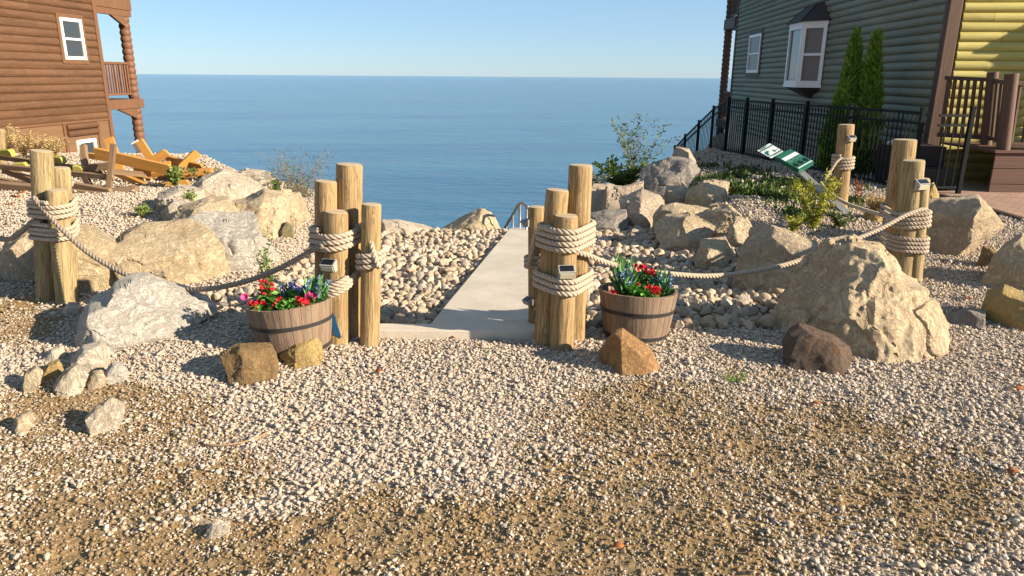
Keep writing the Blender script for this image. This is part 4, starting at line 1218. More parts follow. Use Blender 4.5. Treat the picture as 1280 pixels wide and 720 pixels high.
flower_bunch("lavender_plant", "blue lavender leaning on the posts' side of the left barrel", "flower", inb(cl, .17, -.02, HL), .19, .07, 24, "leaf_lavender", "petal_blue", .017, 0, 7, .09, .008, True, FG)
flower_bunch("lavender_plant", "blue lavender at the back of the left barrel", "flower", inb(cl, -.04, .06, HL), .16, .06, 14, "leaf_lavender", "petal_violet", .012, 0, 8, .06, .008, True, FG)
flower_bunch("violet_flower", "pale violet flower in the middle of the left barrel", "flower", inb(cl, .05, .03, HL), .13, .06, 12, "leaf_flower_green", "petal_violet", .028, 8, 9, .045, .024, False, FG)
flower_bunch("leafy_plant", "bright green leafy plant in the middle of the left barrel", "plant", inb(cl, .02, -.09, HL), .085, .10, 28, "leaf_flower_green", "petal_red", .02, 3, 10, .045, .028, False, FG)
flower_bunch("red_flower", "red flower standing high over the slanted rim of the left barrel", "flower", inb(cl, -.13, .0, HL), .15, .06, 10, "leaf_flower_green", "petal_red", .028, 4, 11, .05, .024, False, FG)
flower_bunch("red_flower", "low mass of red petals along the front rim of the left barrel", "flower", inb(cl, -.14, -.12, HL), .055, .085, 14, "leaf_flower_green", "petal_red", .024, 8, 12, .035, .02, False, FG)
flower_bunch("red_flower", "red flower at the front of the left barrel nearest the posts", "flower", inb(cl, .11, -.15, HL), .075, .045, 9, "leaf_flower_green", "petal_red", .032, 6, 13, .04, .022, False, FG)
flower_bunch("pink_flower", "pink flower beside the lavender in the left barrel", "flower", inb(cl, .13, -.08, HL), .10, .03, 6, "leaf_flower_green", "petal_pink", .028, 4, 14, .04, .02, False, FG)
p_ = at_y(419, 421, 4.42)
m = MB(); m.prism([(-.035, .10), (.0, .10), (.035, -.06), (-.01, -.04)], -.004, .004, 1); o = m.build("tag", "tag_blue"); o.location = at_y(419, 411, 4.22); tag(o, "dark blue tag showing between the left barrel and the front post", "tag")
p_ = at_y(306, 372, 4.95)
m = MB(); m.lathe([(0, 0), (.02, .0), (.028, .022), (.024, .02), (.016, .004), (0, .004)], 14); o = m.build("plastic_cup", "petal_pink", smooth=True); o.location = p_; o.rotation_euler = (1.0, .3, 0); tag(o, "small magenta cup lying on cobbles beside the left barrel", "cup")

# ------------------------------------------------------------------ log houses
HD = R(4.2)
HR_ = -HD
def hloc(px, py, org, nx):
    """photo pixel on a house wall -> house-local coordinates; nx True: wall lies in the local x = 0 plane"""
    M = Matrix.Translation(org) @ Matrix.Rotation(HR_, 4, 'Z')
    n = M.to_3x3() @ (Vector((1, 0, 0)) if nx else Vector((0, 1, 0)))
    return M.inverted() @ at_plane(px, py, org, n)
def log_wall(parent, mat, z0, z1, a, b, h, out, axis, name="log_wall", bulge=.04, back=.18, taper=None):
    """half-round logs along 'axis' (0 x, 1 y) from a to b; out = sign of the outward normal on the other axis"""
    m = MB(); n = int(round((z1 - z0) / h)); prof = []
    for k in range(n):
        for q in range(8):
            t_ = q / 7; ang = (t_ - .5) * math.pi * .86
            prof.append((bulge * (math.cos(ang) - .22) / .78, z0 + h * (k + .5 + .5 * math.sin(ang) / math.sin(math.pi * .43))))
    rs = random.Random(len(mat) + n)
    segs = max(2, int(abs(b - a) / 1.2)); V = []; F = []
    cs = [a + (b - a) * i / segs for i in range(segs + 1)]
    for i, c in enumerate(cs):
        for j, (d, z) in enumerate(prof):
            w_ = math.sin(c * 1.3 + (j // 8) * 2.1) * .004
            d2 = out * (d + w_); V.append((d2, c, z + w_ * .6) if axis == 1 else (c, d2, z + w_ * .6))
    P = len(prof)
    for i in range(segs):
        for j in range(P - 1): F.append((i * P + j, i * P + j + 1, (i + 1) * P + j + 1, (i + 1) * P + j))
    m.add(V, F)
    lo = (-back, a, z0) if axis == 1 else (a, -back, z0); 
    e0, e1 = (min(-out * back, -out * .012), max(-out * back, -out * .012))
    if axis == 1: m.box((e0, min(a, b), z0), (e1, max(a, b), z1))
    else: m.box((min(a, b), e0, z0), (max(a, b), e1, z1))
    return m.build(name, mat, parent, ang=50)
def bx(parent, name, mat, lo, hi, bev=.004, label=None):
    m = MB(); m.box(lo, hi, None, bev); o = m.build(name, mat, parent)
    if label: o["label"] = label
    return o
def window(parent, axis, u0, u1, z0, z1, out, frame=.06, trim=.09, fmat="white_paint", tmat="trim_brown", dep=.075, pane="glass", label=None, split=True):
    """u along the wall; returns the window part with its sub-parts"""
    def q(d0, d1, ua, ub, za, zb):
        d0, d1 = sorted((out * d0, out * d1))
        return ((d0, ua, za), (d1, ub, zb)) if axis == 1 else ((ua, d0, za), (ub, d1, zb))
    m = MB()
    for (ua, ub, za, zb) in ((u0, u1, z0, z0 + frame), (u0, u1, z1 - frame, z1), (u0, u0 + frame, z0 + frame, z1 - frame), (u1 - frame, u1, z0 + frame, z1 - frame)):
        m.box(*q(.0, dep, ua, ub, za, zb))
    w_ = m.build("window", fmat, parent)
    if label: w_["label"] = label
    m = MB(); m.box(*q(.03, .042, u0 + frame, u1 - frame, z0 + frame, z1 - frame)); m.build("pane", pane, w_)
    if split:
        m = MB(); zm = (z0 + z1) / 2; m.box(*q(.043, dep - .012, u0 + frame + .001, u1 - frame - .001, zm - .025, zm + .025)); m.build("sash_rail", fmat, w_)
    if trim:
        m = MB(); t_ = trim
        for (ua, ub, za, zb) in ((u0 - t_, u1 + t_, z0 - t_, z0 - .003), (u0 - t_, u1 + t_, z1 + .003, z1 + t_), (u0 - t_, u0 - .003, z0 - .003, z1 + .003), (u1 + .003, u1 + t_, z0 - .003, z1 + .003)):
            m.box(*q(-.01, dep - .018, ua, ub, za, zb))
        m.build("trim", tmat, w_)
    return w_
def log_column(parent, mat, x, y, z0, z1, r, step=.2, name="column"):
    prof = []; n = max(2, int((z1 - z0) / step)); st = (z1 - z0) / n
    for k in range(n):
        for q in range(6):
            t_ = q / 6; prof.append((r * (.80 + .20 * math.sin(math.pi * (t_ * .92 + .04))), z0 + st * (k + t_)))
    prof.append((r * .8, z1))
    m = MB(); m.lathe(prof, 16, Matrix.Translation((x, y, 0)))
    return m.build(name, mat, parent, ang=35)

# --- brown house
LO = Vector((-10.95, 20.0, 0))
bh = empty("log_house", LO, "brown log-sided house with a lakeside balcony behind the broken timber frames", "house", rz=HR_)
log_wall(bh, "log_brown", .48, 7.7, -14, -.10, .18, 1, 1)
log_wall(bh, "log_brown", .48, 7.7, -8, -.2, .18, 1, 0, "rear_wall")
bx(bh, "skirt", "skirt_brown", (-.12, -14, -1.6), (.02, -.10, .445), .003)
bx(bh, "skirt_trim", "trim_brown", (-.05, -14, .445), (.05, -.10, .50), .004)
bx(bh, "corner_board", "trim_brown", (-.14, -.10, -1.6), (.06, .04, 7.7), .008)
c = [hloc(*q, LO, True) for q in ((71, 22), (101, 24), (103, 76), (79, 73))]
u0, u1 = (c[0].y + c[3].y) / 2, (c[1].y + c[2].y) / 2; zt = (c[0].z + c[1].z) / 2; zb = (c[2].z + c[3].z) / 2
window(bh, 1, u0, u1, zb, zt, 1, .075, .10, label="upper white-framed sash window")
c = [hloc(*q, LO, True) for q in ((94, 176), (117, 172), (121, 205), (99, 208))]
u0b, u1b = (c[0].y + c[3].y) / 2, (c[1].y + c[2].y) / 2; ztb = (c[0].z + c[1].z) / 2
window(bh, 1, u0b, u1b, ztb - .95, ztb, 1, .085, 0, label="low white-framed window close to the ground")
for yy in (u0b - .42, u1b + .18): bx(bh, "skirt_trim", "trim_brown", (.0, yy, -1.6), (.055, yy + .09, .442), .004)
m = MB()
for k in range(2): m.tube([(.03, u0b - .32, .36 - k * .16), (.03, u1b + .17, .36 - k * .16)], .08, 10)
m.build("log_panel", "log_brown", bh, ang=50)
# balcony toward the lake
bx(bh, "balcony_floor", "trim_brown", (-7.5, .045, .70), (.02, 1.72, .96), .01)
bx(bh, "upper_floor", "trim_brown", (-7.5, .045, 3.35), (.02, 1.72, 3.75), .01)
for (x, y) in ((-.14, 1.52), (-3.4, 1.52), (-7.0, 1.52)):
    log_column(bh, "log_brown_column", x, y, .96, 3.35, .15, .17); log_column(bh, "log_brown_column", x, y, -6, .70, .15, .17); log_column(bh, "log_brown_column", x, y, 3.75, 6.2, .15, .17)
bx(bh, "beam", "trim_brown", (-.10, .05, 3.18), (.0, 1.70, 3.345), .008)
m = MB(); m.prism([(1.38, 3.18), (.75, 3.18), (1.38, 2.9)], -.09, -.01, 0); m.build("brace", "trim_brown", bh)
m = MB(); m.prism([(1.38, .695), (.5, .695), (1.38, .40)], -.09, -.01, 0); m.build("brace", "trim_brown", bh)
def railing(parent, mat, a, b, z0, z1, n, name="railing", r=.028, axis=1, at=0.0):
    m = MB()
    def P(u, z): return (at, u, z) if axis == 1 else (u, at, z)
    m.board(P(a, z1), P(b, z1), .06, .09); m.board(P(a, z0), P(b, z0), .06, .07)
    for k in range(n):
        u = a + (b - a) * (k + .5) / n; m.tube([P(u, z0 + .02), P(u, z1 - .02)], r, 7)
    return m.build(name, mat, parent, ang=40)
railing(bh, "log_brown_column", .05, 1.36, 1.10, 1.93, 11, at=-.10)
railing(bh, "log_brown_column", -7.0, -.3, 1.10, 1.93, 40, axis=0, at=1.58)
def roof(parent, x0, x1, y0, y1, ze, zr, mat="roof_brown", ov=.5):
    m = MB(); xm = (x0 + x1) / 2
    m.prism([(x0 - ov, ze - .1), (xm, zr), (x1 + ov, ze - .1), (x1 + ov, ze + .1), (xm, zr + .2), (x0 - ov, ze + .1)], y0 - ov, y1 + ov, 1)
    return m.build("roof", mat, parent)
roof(bh, -8, .0, -14, .2, 7.8, 10.5)

# --- green and yellow house
RO = Vector((7.09, 12.5, 0))
gh = empty("log_house", RO, "green and yellow log-sided house with a bay window beside the black metal fence", "house", rz=HR_)
LEN = 15.6
log_wall(gh, "log_green", -1.35, 4.8, .10, LEN, .15, -1, 1, "green_wall")
log_wall(gh, "log_yellow", -.9, 4.8, .20, 9, .15, -1, 0, "yellow_wall")
bx(gh, "corner_board", "trim_dark", (-.055, .0, -1.3), (.07, .10, 4.78), .01)
bx(gh, "corner_board", "post_brown", (-.05, -.06, -1.3), (.15, -.004, 4.78), .01)  # sunlit face of the same brown corner, light put into a paler brown
bx(gh, "corner_board", "trim_dark", (-.06, LEN + .002, -3), (.10, LEN + .16, 4.78), .01)
roof(gh, .0, 9, .0, LEN, 4.9, 6.2, ov=.45)
c = [hloc(*q, RO, True) for q in ((939, 43), (954, 43), (950, 91), (936, 91))]
u0, u1 = sorted(((c[0].y + c[3].y) / 2, (c[1].y + c[2].y) / 2)); zt = (c[0].z + c[1].z) / 2; zb = (c[2].z + c[3].z) / 2
window(gh, 1, u0, u1, zb, zt, -1, .09, .12, tmat="trim_dark", pane="blind", label="narrow white sash window toward the lake")
# bay window: canted near side, front, canted far side
A0, A1, A2, A3 = (-.05, 5.68), (-.50, 6.06), (-.50, 7.15), (-.05, 7.6)
zb, zt = 1.50, 2.93
def bay_poly(grow=0.0): return [(A0[0], A0[1] - grow), (A1[0] - grow, A1[1] - grow * .4), (A2[0] - grow, A2[1] + grow * .4), (A3[0], A3[1] + grow)]
bay = None
m = MB(); m.prism(bay_poly(.03), zb - .06, zb + .02, 2); m.prism(bay_poly(.03), zt - .03, zt + .05, 2); bay = m.build("bay_window", "white_paint", gh); bay["label"] = "canted white bay window with a small brown roof"
for (p0, p1) in ((A0, A1), (A1, A2), (A2, A3)):
    p0 = Vector((*p0, 0)); p1 = Vector((*p1, 0)); d = (p1 - p0); L = d.length; d.normalize(); nn = Vector((d.y, -d.x, 0))
    if nn.x > 0: nn = -nn
    M = Matrix(((d.x, nn.x, 0, p0.x), (d.y, nn.y, 0, p0.y), (0, 0, 1, 0), (0, 0, 0, 1)))
    m = MB(); f = .085
    for (ua, ub, za, zb_) in ((0, L, zb + .02, zb + .10), (0, L, zt - .11, zt - .03), (0, f, zb + .10, zt - .11), (L - f, L, zb + .10, zt - .11)): m.box((ua, -.04, za), (ub, .02, zb_), M)
    if p0.x != p1.x: m.box((f, -.02, (zb + zt) / 2 - .03), (L - f, .012, (zb + zt) / 2 + .03), M)
    m.build("window_frame", "white_paint", bay)
    m = MB(); m.box((f, -.035, zb + .10), (L - f, -.024, zt - .11), M); m.build("pane", "glass" if (p0.x == p1.x) else "blind", bay)
m = MB(); P = bay_poly(.09); ap = [(-.04, 5.75, 3.42), (-.04, 6.7, 3.42)]; mid = [(-.2, 5.85, 3.36), (-.2, 6.6, 3.36)]
V = [(x, y, zt + .05) for x, y in P] + [(-.04, 6.15, 3.40), (-.20, 6.25, 3.38), (-.20, 7.0, 3.38), (-.04, 7.1, 3.40)]
m.add(V, [(0, 1, 5, 4), (1, 2, 6, 5), (2, 3, 7, 6), (4, 5, 6, 7), (3, 2, 1, 0), (0, 4, 7, 3)])
for i in range(4):
    a, b = Vector(V[i]), Vector(V[i + 4]); m.tube([a, b], .02, 6)
m.tube([V[4], V[5], V[6], V[7]], .03, 6)
m.build("bay_roof", "roof_brown", bay)
m = MB(); P = bay_poly(.0); V = [(x, y, zb - .06) for x, y in P] + [(-.03, 6.4, 1.18), (-.06, 6.45, 1.18), (-.06, 6.75, 1.18), (-.03, 6.8, 1.18)]
m.add(V, [(0, 1, 5, 4), (1, 2, 6, 5), (2, 3, 7, 6), (4, 5, 6, 7), (3, 2, 1, 0), (0, 4, 7, 3)]); m.build("bay_base", "roof_brown", bay)
# lakeside balcony of the green house
yb = LEN + .17
bx(gh, "balcony_floor", "trim_dark", (-.1, yb, -.25), (8, yb + 2.0, .05), .01)
bx(gh, "upper_floor", "trim_dark", (-.1, yb, 3.45), (8, yb + 2.0, 3.85), .01)
for z0, z1 in ((.05, 3.45), (-7, -.25), (3.85, 4.8)): log_column(gh, "trim_dark", .06, yb + 1.8, z0, z1, .16, .17)
railing(gh, "trim_dark", yb + .02, yb + 1.65, .2, 1.12, 12, at=.05); railing(gh, "trim_dark", yb + .02, yb + 1.65, 3.95, 4.7, 12, at=.05)
# unseen gable panel and posts, shaped to cast the shadow on the yellow wall
m = MB(); m.prism([(2.82, 3.09), (2.92, 3.17), (5.4, 4.66), (7.8, 3.17), (7.9, 3.09)], -.76, -.64, 1); m.build("shadow_gable", "roof_brown", gh)
for x in (3.34, 7.4):
    m = MB(); m.tube([(x, -.70, .3), (x, -.70, 3.08)], .11, 10); m.prism([(x - .28, 3.085), (x + .28, 3.085), (x, 2.75)], -.72, -.68, 1); m.build("shadow_gable_post", "post_brown", gh)

# --- front deck and stairs
dk = empty("wooden_deck", (6.9, 10.95, 0), "brown wooden deck with rail posts in front of the yellow wall", "deck", rz=-.03)
def dl(px, py, yy):
    v = at_y(px, py, yy); return Vector((v.x - 6.9, v.y - 10.95, v.z))
a = dl(1236, 235, 10.95); b = dl(1238, 191, 10.95); zd = b.z
m = MB()
for k in range(3): m.box((a.x, 0, -.1 + (zd + .1) * k / 3 + .004), (5, .03, -.1 + (zd + .1) * (k + 1) / 3 - .004), None, .005)
m.build("deck_skirt", "deck_brown", dk)
m = MB(); m.box((a.x - .04, -.04, zd), (5, 1.4, zd + .04), None, .006); m.build("deck_floor", "deck_brown", dk)
def rpost(px0, py0, px1, py1, yy, w=.10, name="rail_post"):
    p0 = dl(px0, py0, yy); p1 = dl(px1, py1, yy); m = MB(); m.tube([p0, p1], w, 12); return m.build(name, "post_brown", dk, ang=40)
rpost(1252, 192, 1264, 92, 11.05, .095); rpost(1229, 182, 1238, 90, 11.9, .085); rpost(1300, 192, 1318, 92, 11.05, .095)
m = MB(); q0, q1 = dl(1178, 97, 12.3), dl(1240, 100, 11.9); m.board(q0, q1, .06, .09); m.build("top_rail", "trim_dark", dk); m = MB(); q2, q3 = dl(1168, 168, 12.3), dl(1232, 172, 11.9); m.board(q2, q3, .07, .07)
m.build("back_rail", "trim_dark", dk)
m = MB()
for k in range(7):
    f = (k + .6) / 7.4; m.tube([q2.lerp(q3, f), q0.lerp(q1, f)], .03, 7)
m.build("baluster_row", "post_brown", dk, ang=40)
m = MB(); q4, q5 = dl(1240, 100, 11.9), dl(1262, 104, 11.05); m.board(q4, q5, .06, .09); q6, q7 = dl(1233, 172, 11.9), dl(1254, 176, 11.05); m.board(q6, q7, .06, .06)
for k in range(3): m.tube([q6.lerp(q7, (k + .7) / 3.4), q4.lerp(q5, (k + .7) / 3.4)], .028, 7)
m.build("side_rail", "post_brown", dk, ang=40)
m = MB(); q4, q5 = dl(1264, 104, 11.05), dl(1400, 108, 11.05); m.board(q4, q5, .06, .09); q6, q7 = dl(1252, 180, 11.05), dl(1390, 182, 11.05); m.board(q6, q7, .06, .06)
for k in range(9): m.tube([q6.lerp(q7, (k + .7) / 9.4), q4.lerp(q5, (k + .7) / 9.4)], .03, 7)
m.build("front_rail", "post_brown", dk, ang=40)
m = MB(); m.box((-.72, .35, 0), (.02, 1.5, .30), None, .01); m.box((-.78, .75, .302), (.02, 1.5, .62), None, .01); m.build("step", "dark_wood", dk)

# ------------------------------------------------------------------ black metal fence
FA, FB = Vector((6.13, 10.7, 0)), Vector((5.2, 18.1, 0))
fn = (FB - FA).cross(Vector((0, 0, 1)))
fence = empty("metal_fence", FA, "black metal picket fence running beside the green log wall and down the bluff", "fence")
def fence_run(root, P0, P1, z0, z1, h0, h1, name="picket_panel", spacing=.105, r=.012):
    m = MB(); P0 = Vector(P0); P1 = Vector(P1); L = (Vector((P1.x, P1.y, 0)) - Vector((P0.x, P0.y, 0))).length
    def P(f, up): 
        q = P0.lerp(P1, f); return Vector((q.x, q.y, 0)) + Vector((0, 0, (z0 + up * h0) * (1 - f) + (z1 + up * h1) * f)) - root.location
    for up in (.06, .86, .985): m.board(P(0, up), P(1, up), .035, .028, bev=0)
    n = max(2, int(L / spacing))
    for k in range(1, n):
        f = k / n; m.tube([P(f, .03), P(f, .985)], r, 4)
    return m.build(name, "black_metal", root)
def fence_post(root, P, z, h, r=.03):
    m = MB(); q = Vector(P) - root.location; m.box((q.x - r, q.y - r, z - .15), (q.x + r, q.y + r, z + h + .04), None, .004); m.box((q.x - r - .006, q.y - r - .006, z + h + .042), (q.x + r + .006, q.y + r + .006, z + h + .062), None, .004)
    return m.build("fence_post", "black_metal", root)
pts = []
for px in (1152, 1062, 1007, 964, 932, 909):
    q = at_plane(px, 150, FA, fn); pts.append(Vector((q.x, q.y, 0)))
zz = [Hs(p_.x, p_.y) for p_ in pts]
for i, p_ in enumerate(pts):
    f = i / (len(pts) - 1); fence_post(fence, p_, zz[i], (1.19 - f * .03) - zz[i] + 0)
for i in range(len(pts) - 1):
    t0, t1 = 1.19 - .03 * i / 5, 1.19 - .03 * (i + 1) / 5
    fence_run(fence, pts[i], pts[i + 1], zz[i], zz[i + 1], t0 - zz[i], t1 - zz[i + 1])
# the part that steps down the bluff
dn = [pts[-1]]
for px, yy in ((891, 19.3), (874, 20.4), (858, 21.5), (846, 22.6)): q = at_y(px, 150, yy); dn.append(Vector((q.x, q.y, 0)))
tops = [1.16] + [at_y(px, py, yy).z for px, py, yy in ((891, 135, 19.3), (874, 153, 20.4), (858, 170, 21.5), (846, 184, 22.6))]
for i in range(1, 5): fence_post(fence, dn[i], tops[i] - 1.3, 1.3)
for i in range(4): fence_run(fence, dn[i], dn[i + 1], tops[i] - (1.16 - zz[-1] if i == 0 else 1.3), tops[i + 1] - 1.3, (1.16 - zz[-1] if i == 0 else 1.3), 1.3)
gt = empty("metal_gate", (6.15, 10.72, 0), "black metal picket gate closing the way to the dark steps", "gate")
g1 = at_y(1214, 150, 10.78); g1 = Vector((g1.x, 10.78, 0))
fence_run(gt, (6.17, 10.71, 0), g1, .04, .04, 1.13, 1.13, "gate_panel", .115)
fence_post(gt, g1, 0, 1.22)

# pipe stub and plank seen through the fence
pp0 = [at_y(px, py, 12.35) for px, py in ((1106, 196), (1107, 186), (1111, 180), (1118, 178), (1136, 178))]
m = MB(); m.tube(catmull(pp0, 5), .045, 10); o = m.build("drain_pipe", "pvc_white", smooth=True); tag(o, "white curved drain pipe end behind the metal fence", "pipe")
q0 = at_y(911, 190, 19.6); m = MB(); m.box((-.07, -.02, -.2), (.10, .02, 1.0)); o = m.build("plank", "pvc_white"); o.location = (q0.x, q0.y, q0.z); o.rotation_euler = (0, .05, 0); tag(o, "pale upright plank leaning behind the fence corner post", "plank")

# ------------------------------------------------------------------ handrail at the head of the steps
m = MB()
hr = empty("handrail", at_y(658, 291, 8.85), "grey metal stair railing going down at the end of the path", "railing")
def hl(px, py, yy): return at_y(px, py, yy) - hr.location
top = [hl(660, 259, 8.8), hl(650, 254, 9.1), hl(641, 268, 9.7), hl(631, 285, 10.4), hl(622, 300, 11.0)]
m.tube(catmull(top, 6), .021, 8); m.build("rail", "grey_metal", hr, smooth=True)
for (px, py, yy, dz) in ((658.5, 259.5, 8.82, .92), (650, 256, 9.1, 1.15), (641, 269, 9.7, 1.2), (633, 283, 10.3, 1.2)):
    q = hl(px, py, yy); m = MB(); m.tube([q, q + Vector((0, 0, -dz))], .016, 8); m.build("baluster", "grey_metal", hr, smooth=True)

# ------------------------------------------------------------------ toppled sign
s0 = ground(1080, 254); s0.y = 8.7; s0 = at_y(1080, 254, 8.6); s0.z = Hs(s0.x, s0.y) - .02
sc = at_y(994, 201, 9.6)
dv = (s0 - sc).normalized()
nv = (Vector((-.1, -.75, .75)) - dv * dv.dot(Vector((-.1, -.75, .75)))).normalized()
sg = empty("toppled_sign", s0, "toppled sign with a green and a white panel leaning on its metal channel post", "sign")
def quad_px(pxs): return [at_plane(px, py, sc, nv) - s0 for px, py in pxs]
def slab(Q, th, name, mat, up=0.0):
    m = MB(); V = [q + nv * up for q in Q] + [q + nv * (up - th) for q in Q]
    m.add(V, [(0, 1, 2, 3), (7, 6, 5, 4), (0, 4, 5, 1), (1, 5, 6, 2), (2, 6, 7, 3), (3, 7, 4, 0)]); return m.build(name, mat, sg)
GQ = quad_px([(969.5, 195.5), (988, 186), (1017.5, 201.5), (999, 212)])
WQ = quad_px([(946.5, 188), (962, 179), (979, 189), (963.5, 197.5)])
def uvq(Q, u, v): return Q[0].lerp(Q[1], u).lerp(Q[3].lerp(Q[2], u), v)
def sub(Q, u0, u1, v0, v1): return [uvq(Q, u0, v0), uvq(Q, u1, v0), uvq(Q, u1, v1), uvq(Q, u0, v1)]
gp = slab(GQ, .07, "green_panel", "sign_green")
wp = slab(WQ, .008, "white_panel", "sign_white")
def mark(par, polys, name, mat, th=.002):
    m = MB()
    for Q in polys:
        n = len(Q); V = [q + nv * .003 for q in Q] + [q + nv * .0005 for q in Q]
        m.add(V, [tuple(range(n)), tuple(range(2 * n - 1, n - 1, -1))] + [(i, n + i, n + (i + 1) % n, (i + 1) % n) for i in range(n)])
    o = m.build(name, mat, par); return o
mark(gp, [sub(GQ, .03, .97, .22, .40), sub(GQ, .03, .97, .91, .96)], "white_band", "sign_white")
lt = []
rs_ = random.Random(4)
for k in range(9):
    u = .05 + k * .102; lt.append(sub(GQ, u, u + .028, .46, .57)); lt.append(sub(GQ, u + .028, u + .07, .46 + rs_.choice((0, .04, .08)), .49 + rs_.choice((0, .04, .07))))
mark(gp, lt, "lettering", "sign_green_light")
mark(gp, [[uvq(GQ, u, .64), uvq(GQ, u + .13, .755), uvq(GQ, u, .87), uvq(GQ, u - .13, .755)] for u in (.18, .5, .82)], "diamond_symbols", "sign_black")
mark(wp, [sub(WQ, .1, .7, .03, .07), sub(WQ, .1, .55, .10, .13), sub(WQ, .02, .98, .17, .24), sub(WQ, .12, .42, .42, .52), sub(WQ, .08, .2, .5, .78), sub(WQ, .24, .3, .5, .62), sub(WQ, .62, .7, .55, .75), sub(WQ, .72, .9, .66, .70), sub(WQ, .02, .98, .84, .90), sub(WQ, .3, .95, .93, .96)], "lettering", "sign_green")
mark(wp, [sub(WQ, .3, .95, .26, .40)], "pale_field", "pvc_white")
# galvanised channel
x = dv; side = x.cross(nv).normalized(); a0 = sc - s0 - x * .25 - nv * .085; L = (s0 - sc).length + .3
m = MB(); M = Matrix(((x.x, side.x, nv.x, a0.x), (x.y, side.y, nv.y, a0.y), (x.z, side.z, nv.z, a0.z), (0, 0, 0, 1)))
m.box((0, -.02, 0), (L, .02, .006), M); m.box((0, -.04, -.03), (L, -.0205, .006), M); m.box((0, .0205, -.03), (L, .04, .006), M); m.build("channel_post", "galvanised", sg)

# ------------------------------------------------------------------ broken timber on the shingle slope
def timber(name, label, cat, boards, mat, Y0, group=None):
    b0 = at_y(boards[0][0][0], boards[0][0][1], Y0); org = Vector((b0.x, b0.y, Hs(b0.x, b0.y)))
    root = empty(name, org, label, cat, group)
    for b_ in boards:
        (ax, ay), (bx_, by), wpx, th, ya, yb_, nm = b_[:7]; mt = b_[7] if len(b_) > 7 else mat; up = b_[8] if len(b_) > 8 else (0, -.25, 1)
        A = at_y(ax, ay, ya); Bq = at_y(bx_, by, yb_)
        L = (Bq - A).length; d = (Bq - A).normalized(); zc = -(CAM_I @ A).z; w_ = wpx * zc / FPX
        u = Vector(up)
        if abs(d.z) > .75: u = Vector((1, 0, 0))
        z_ = (u - d * u.dot(d)).normalized(); y_ = z_.cross(d)
        m = MB(); bm_w = w_
        ch = min(.25 * bm_w, .04)
        m.prism([(0, -bm_w / 2), (L, -bm_w / 2), (L, bm_w / 2 - ch), (L - ch, bm_w / 2), (0, bm_w / 2)], -th / 2, th / 2, 1)
        o = m.build(nm, mt, root)
        o.location = A - org; o.rotation_euler = Matrix((d, y_, z_)).transposed().to_euler()
    return root
timber("broken_bench", "orange-stained wooden bench lying overturned nearest the brown house", "bench", [
    ((119, 191), (214, 213), 14, .05, 11.6, 11.5, "plank"), ((136, 173), (150, 213), 11, .05, 12.2, 12.0, "leg"), ((174, 176), (189, 199), 10, .05, 12.3, 12.3, "leg"),
    ((168, 177), (176, 189), 9, .04, 12.35, 12.35, "white_board", "board_white"), ((108, 194), (140, 199), 7, .04, 12.0, 11.9, "plank"), ((190, 202), (209, 190), 10, .05, 12.3, 12.3, "leg"),
    ((140, 214), (184, 233), 7, .06, 11.6, 11.2, "rail"), ((150, 217), (190, 226), 6, .05, 12.0, 11.7, "rail"), ((168, 196), (180, 216), 12, .05, 12.3, 12.2, "leg"),
    ((168, 209), (205, 221), 9, .05, 12.2, 11.9, "plank")], "board_orange", 11.5, "overturned orange benches")
timber("broken_bench", "orange-stained wooden bench lying overturned at the brink over the lake", "bench", [
    ((209, 200), (255, 212), 12, .05, 12.4, 11.9, "plank"), ((227, 209), (247, 190), 10, .05, 12.0, 12.1, "leg"), ((212, 219), (266, 214), 6, .16, 11.6, 11.7, "plank"),
    ((183, 234), (236, 228), 6, .08, 11.1, 11.2, "rail"), ((209, 202), (209, 218), 8, .05, 12.1, 12.0, "leg"), ((205, 222), (228, 226), 9, .1, 11.7, 11.7, "crosspiece", "board_weathered"),
    ((190, 219), (212, 220), 8, .05, 11.8, 11.8, "plank"), ((218, 224), (226, 231), 10, .07, 11.5, 11.4, "leg", "trim_dark")], "board_orange", 11.5, "overturned orange benches")
timber("timber_frame", "weathered brown timber frame with mossy block ends lying across the shingle", "frame", [
    ((-30, 192), (130, 215), 6, .05, 11.3, 10.6, "rail"), ((-30, 205), (142, 222), 6, .05, 10.9, 10.4, "rail"), ((-30, 228), (130, 244), 8, .10, 10.6, 10.3, "rail"),
    ((118, 247), (171, 241), 9, .35, 10.25, 10.4, "foot"), ((104, 181), (107, 213), 7, .07, 10.7, 10.6, "upright"), ((142, 180), (136, 238), 6, .06, 10.4, 10.4, "upright"),
    ((106, 211), (140, 207), 9, .05, 10.6, 10.6, "crosspiece"), ((135, 214), (180, 218), 6, .05, 10.6, 10.9, "rail"), ((4, 212), (42, 226), 8, .06, 11.0, 10.7, "brace"), ((106, 220), (113, 236), 7, .07, 10.5, 10.5, "brace", "trim_dark"),
    ((95, 234), (140, 242), 12, .06, 10.4, 10.3, "foot"), ((-5, 192), (16, 191), 9, .08, 11.2, 11.1, "mossy_block", "board_moss"), ((18, 207), (33, 206), 6, .07, 10.9, 10.9, "mossy_block", "board_moss"),
    ((69, 199), (80, 200), 8, .08, 10.9, 10.8, "mossy_block", "board_moss"), ((93, 211), (104, 212), 9, .08, 10.6, 10.6, "mossy_block", "board_moss")], "board_weathered", 10.6)
timber("loose_board", "dark weathered board lying low behind the timber frame", "board", [((-20, 222), (44, 233), 7, .06, 11.6, 11.2, "plank")], "board_weathered", 11.4)

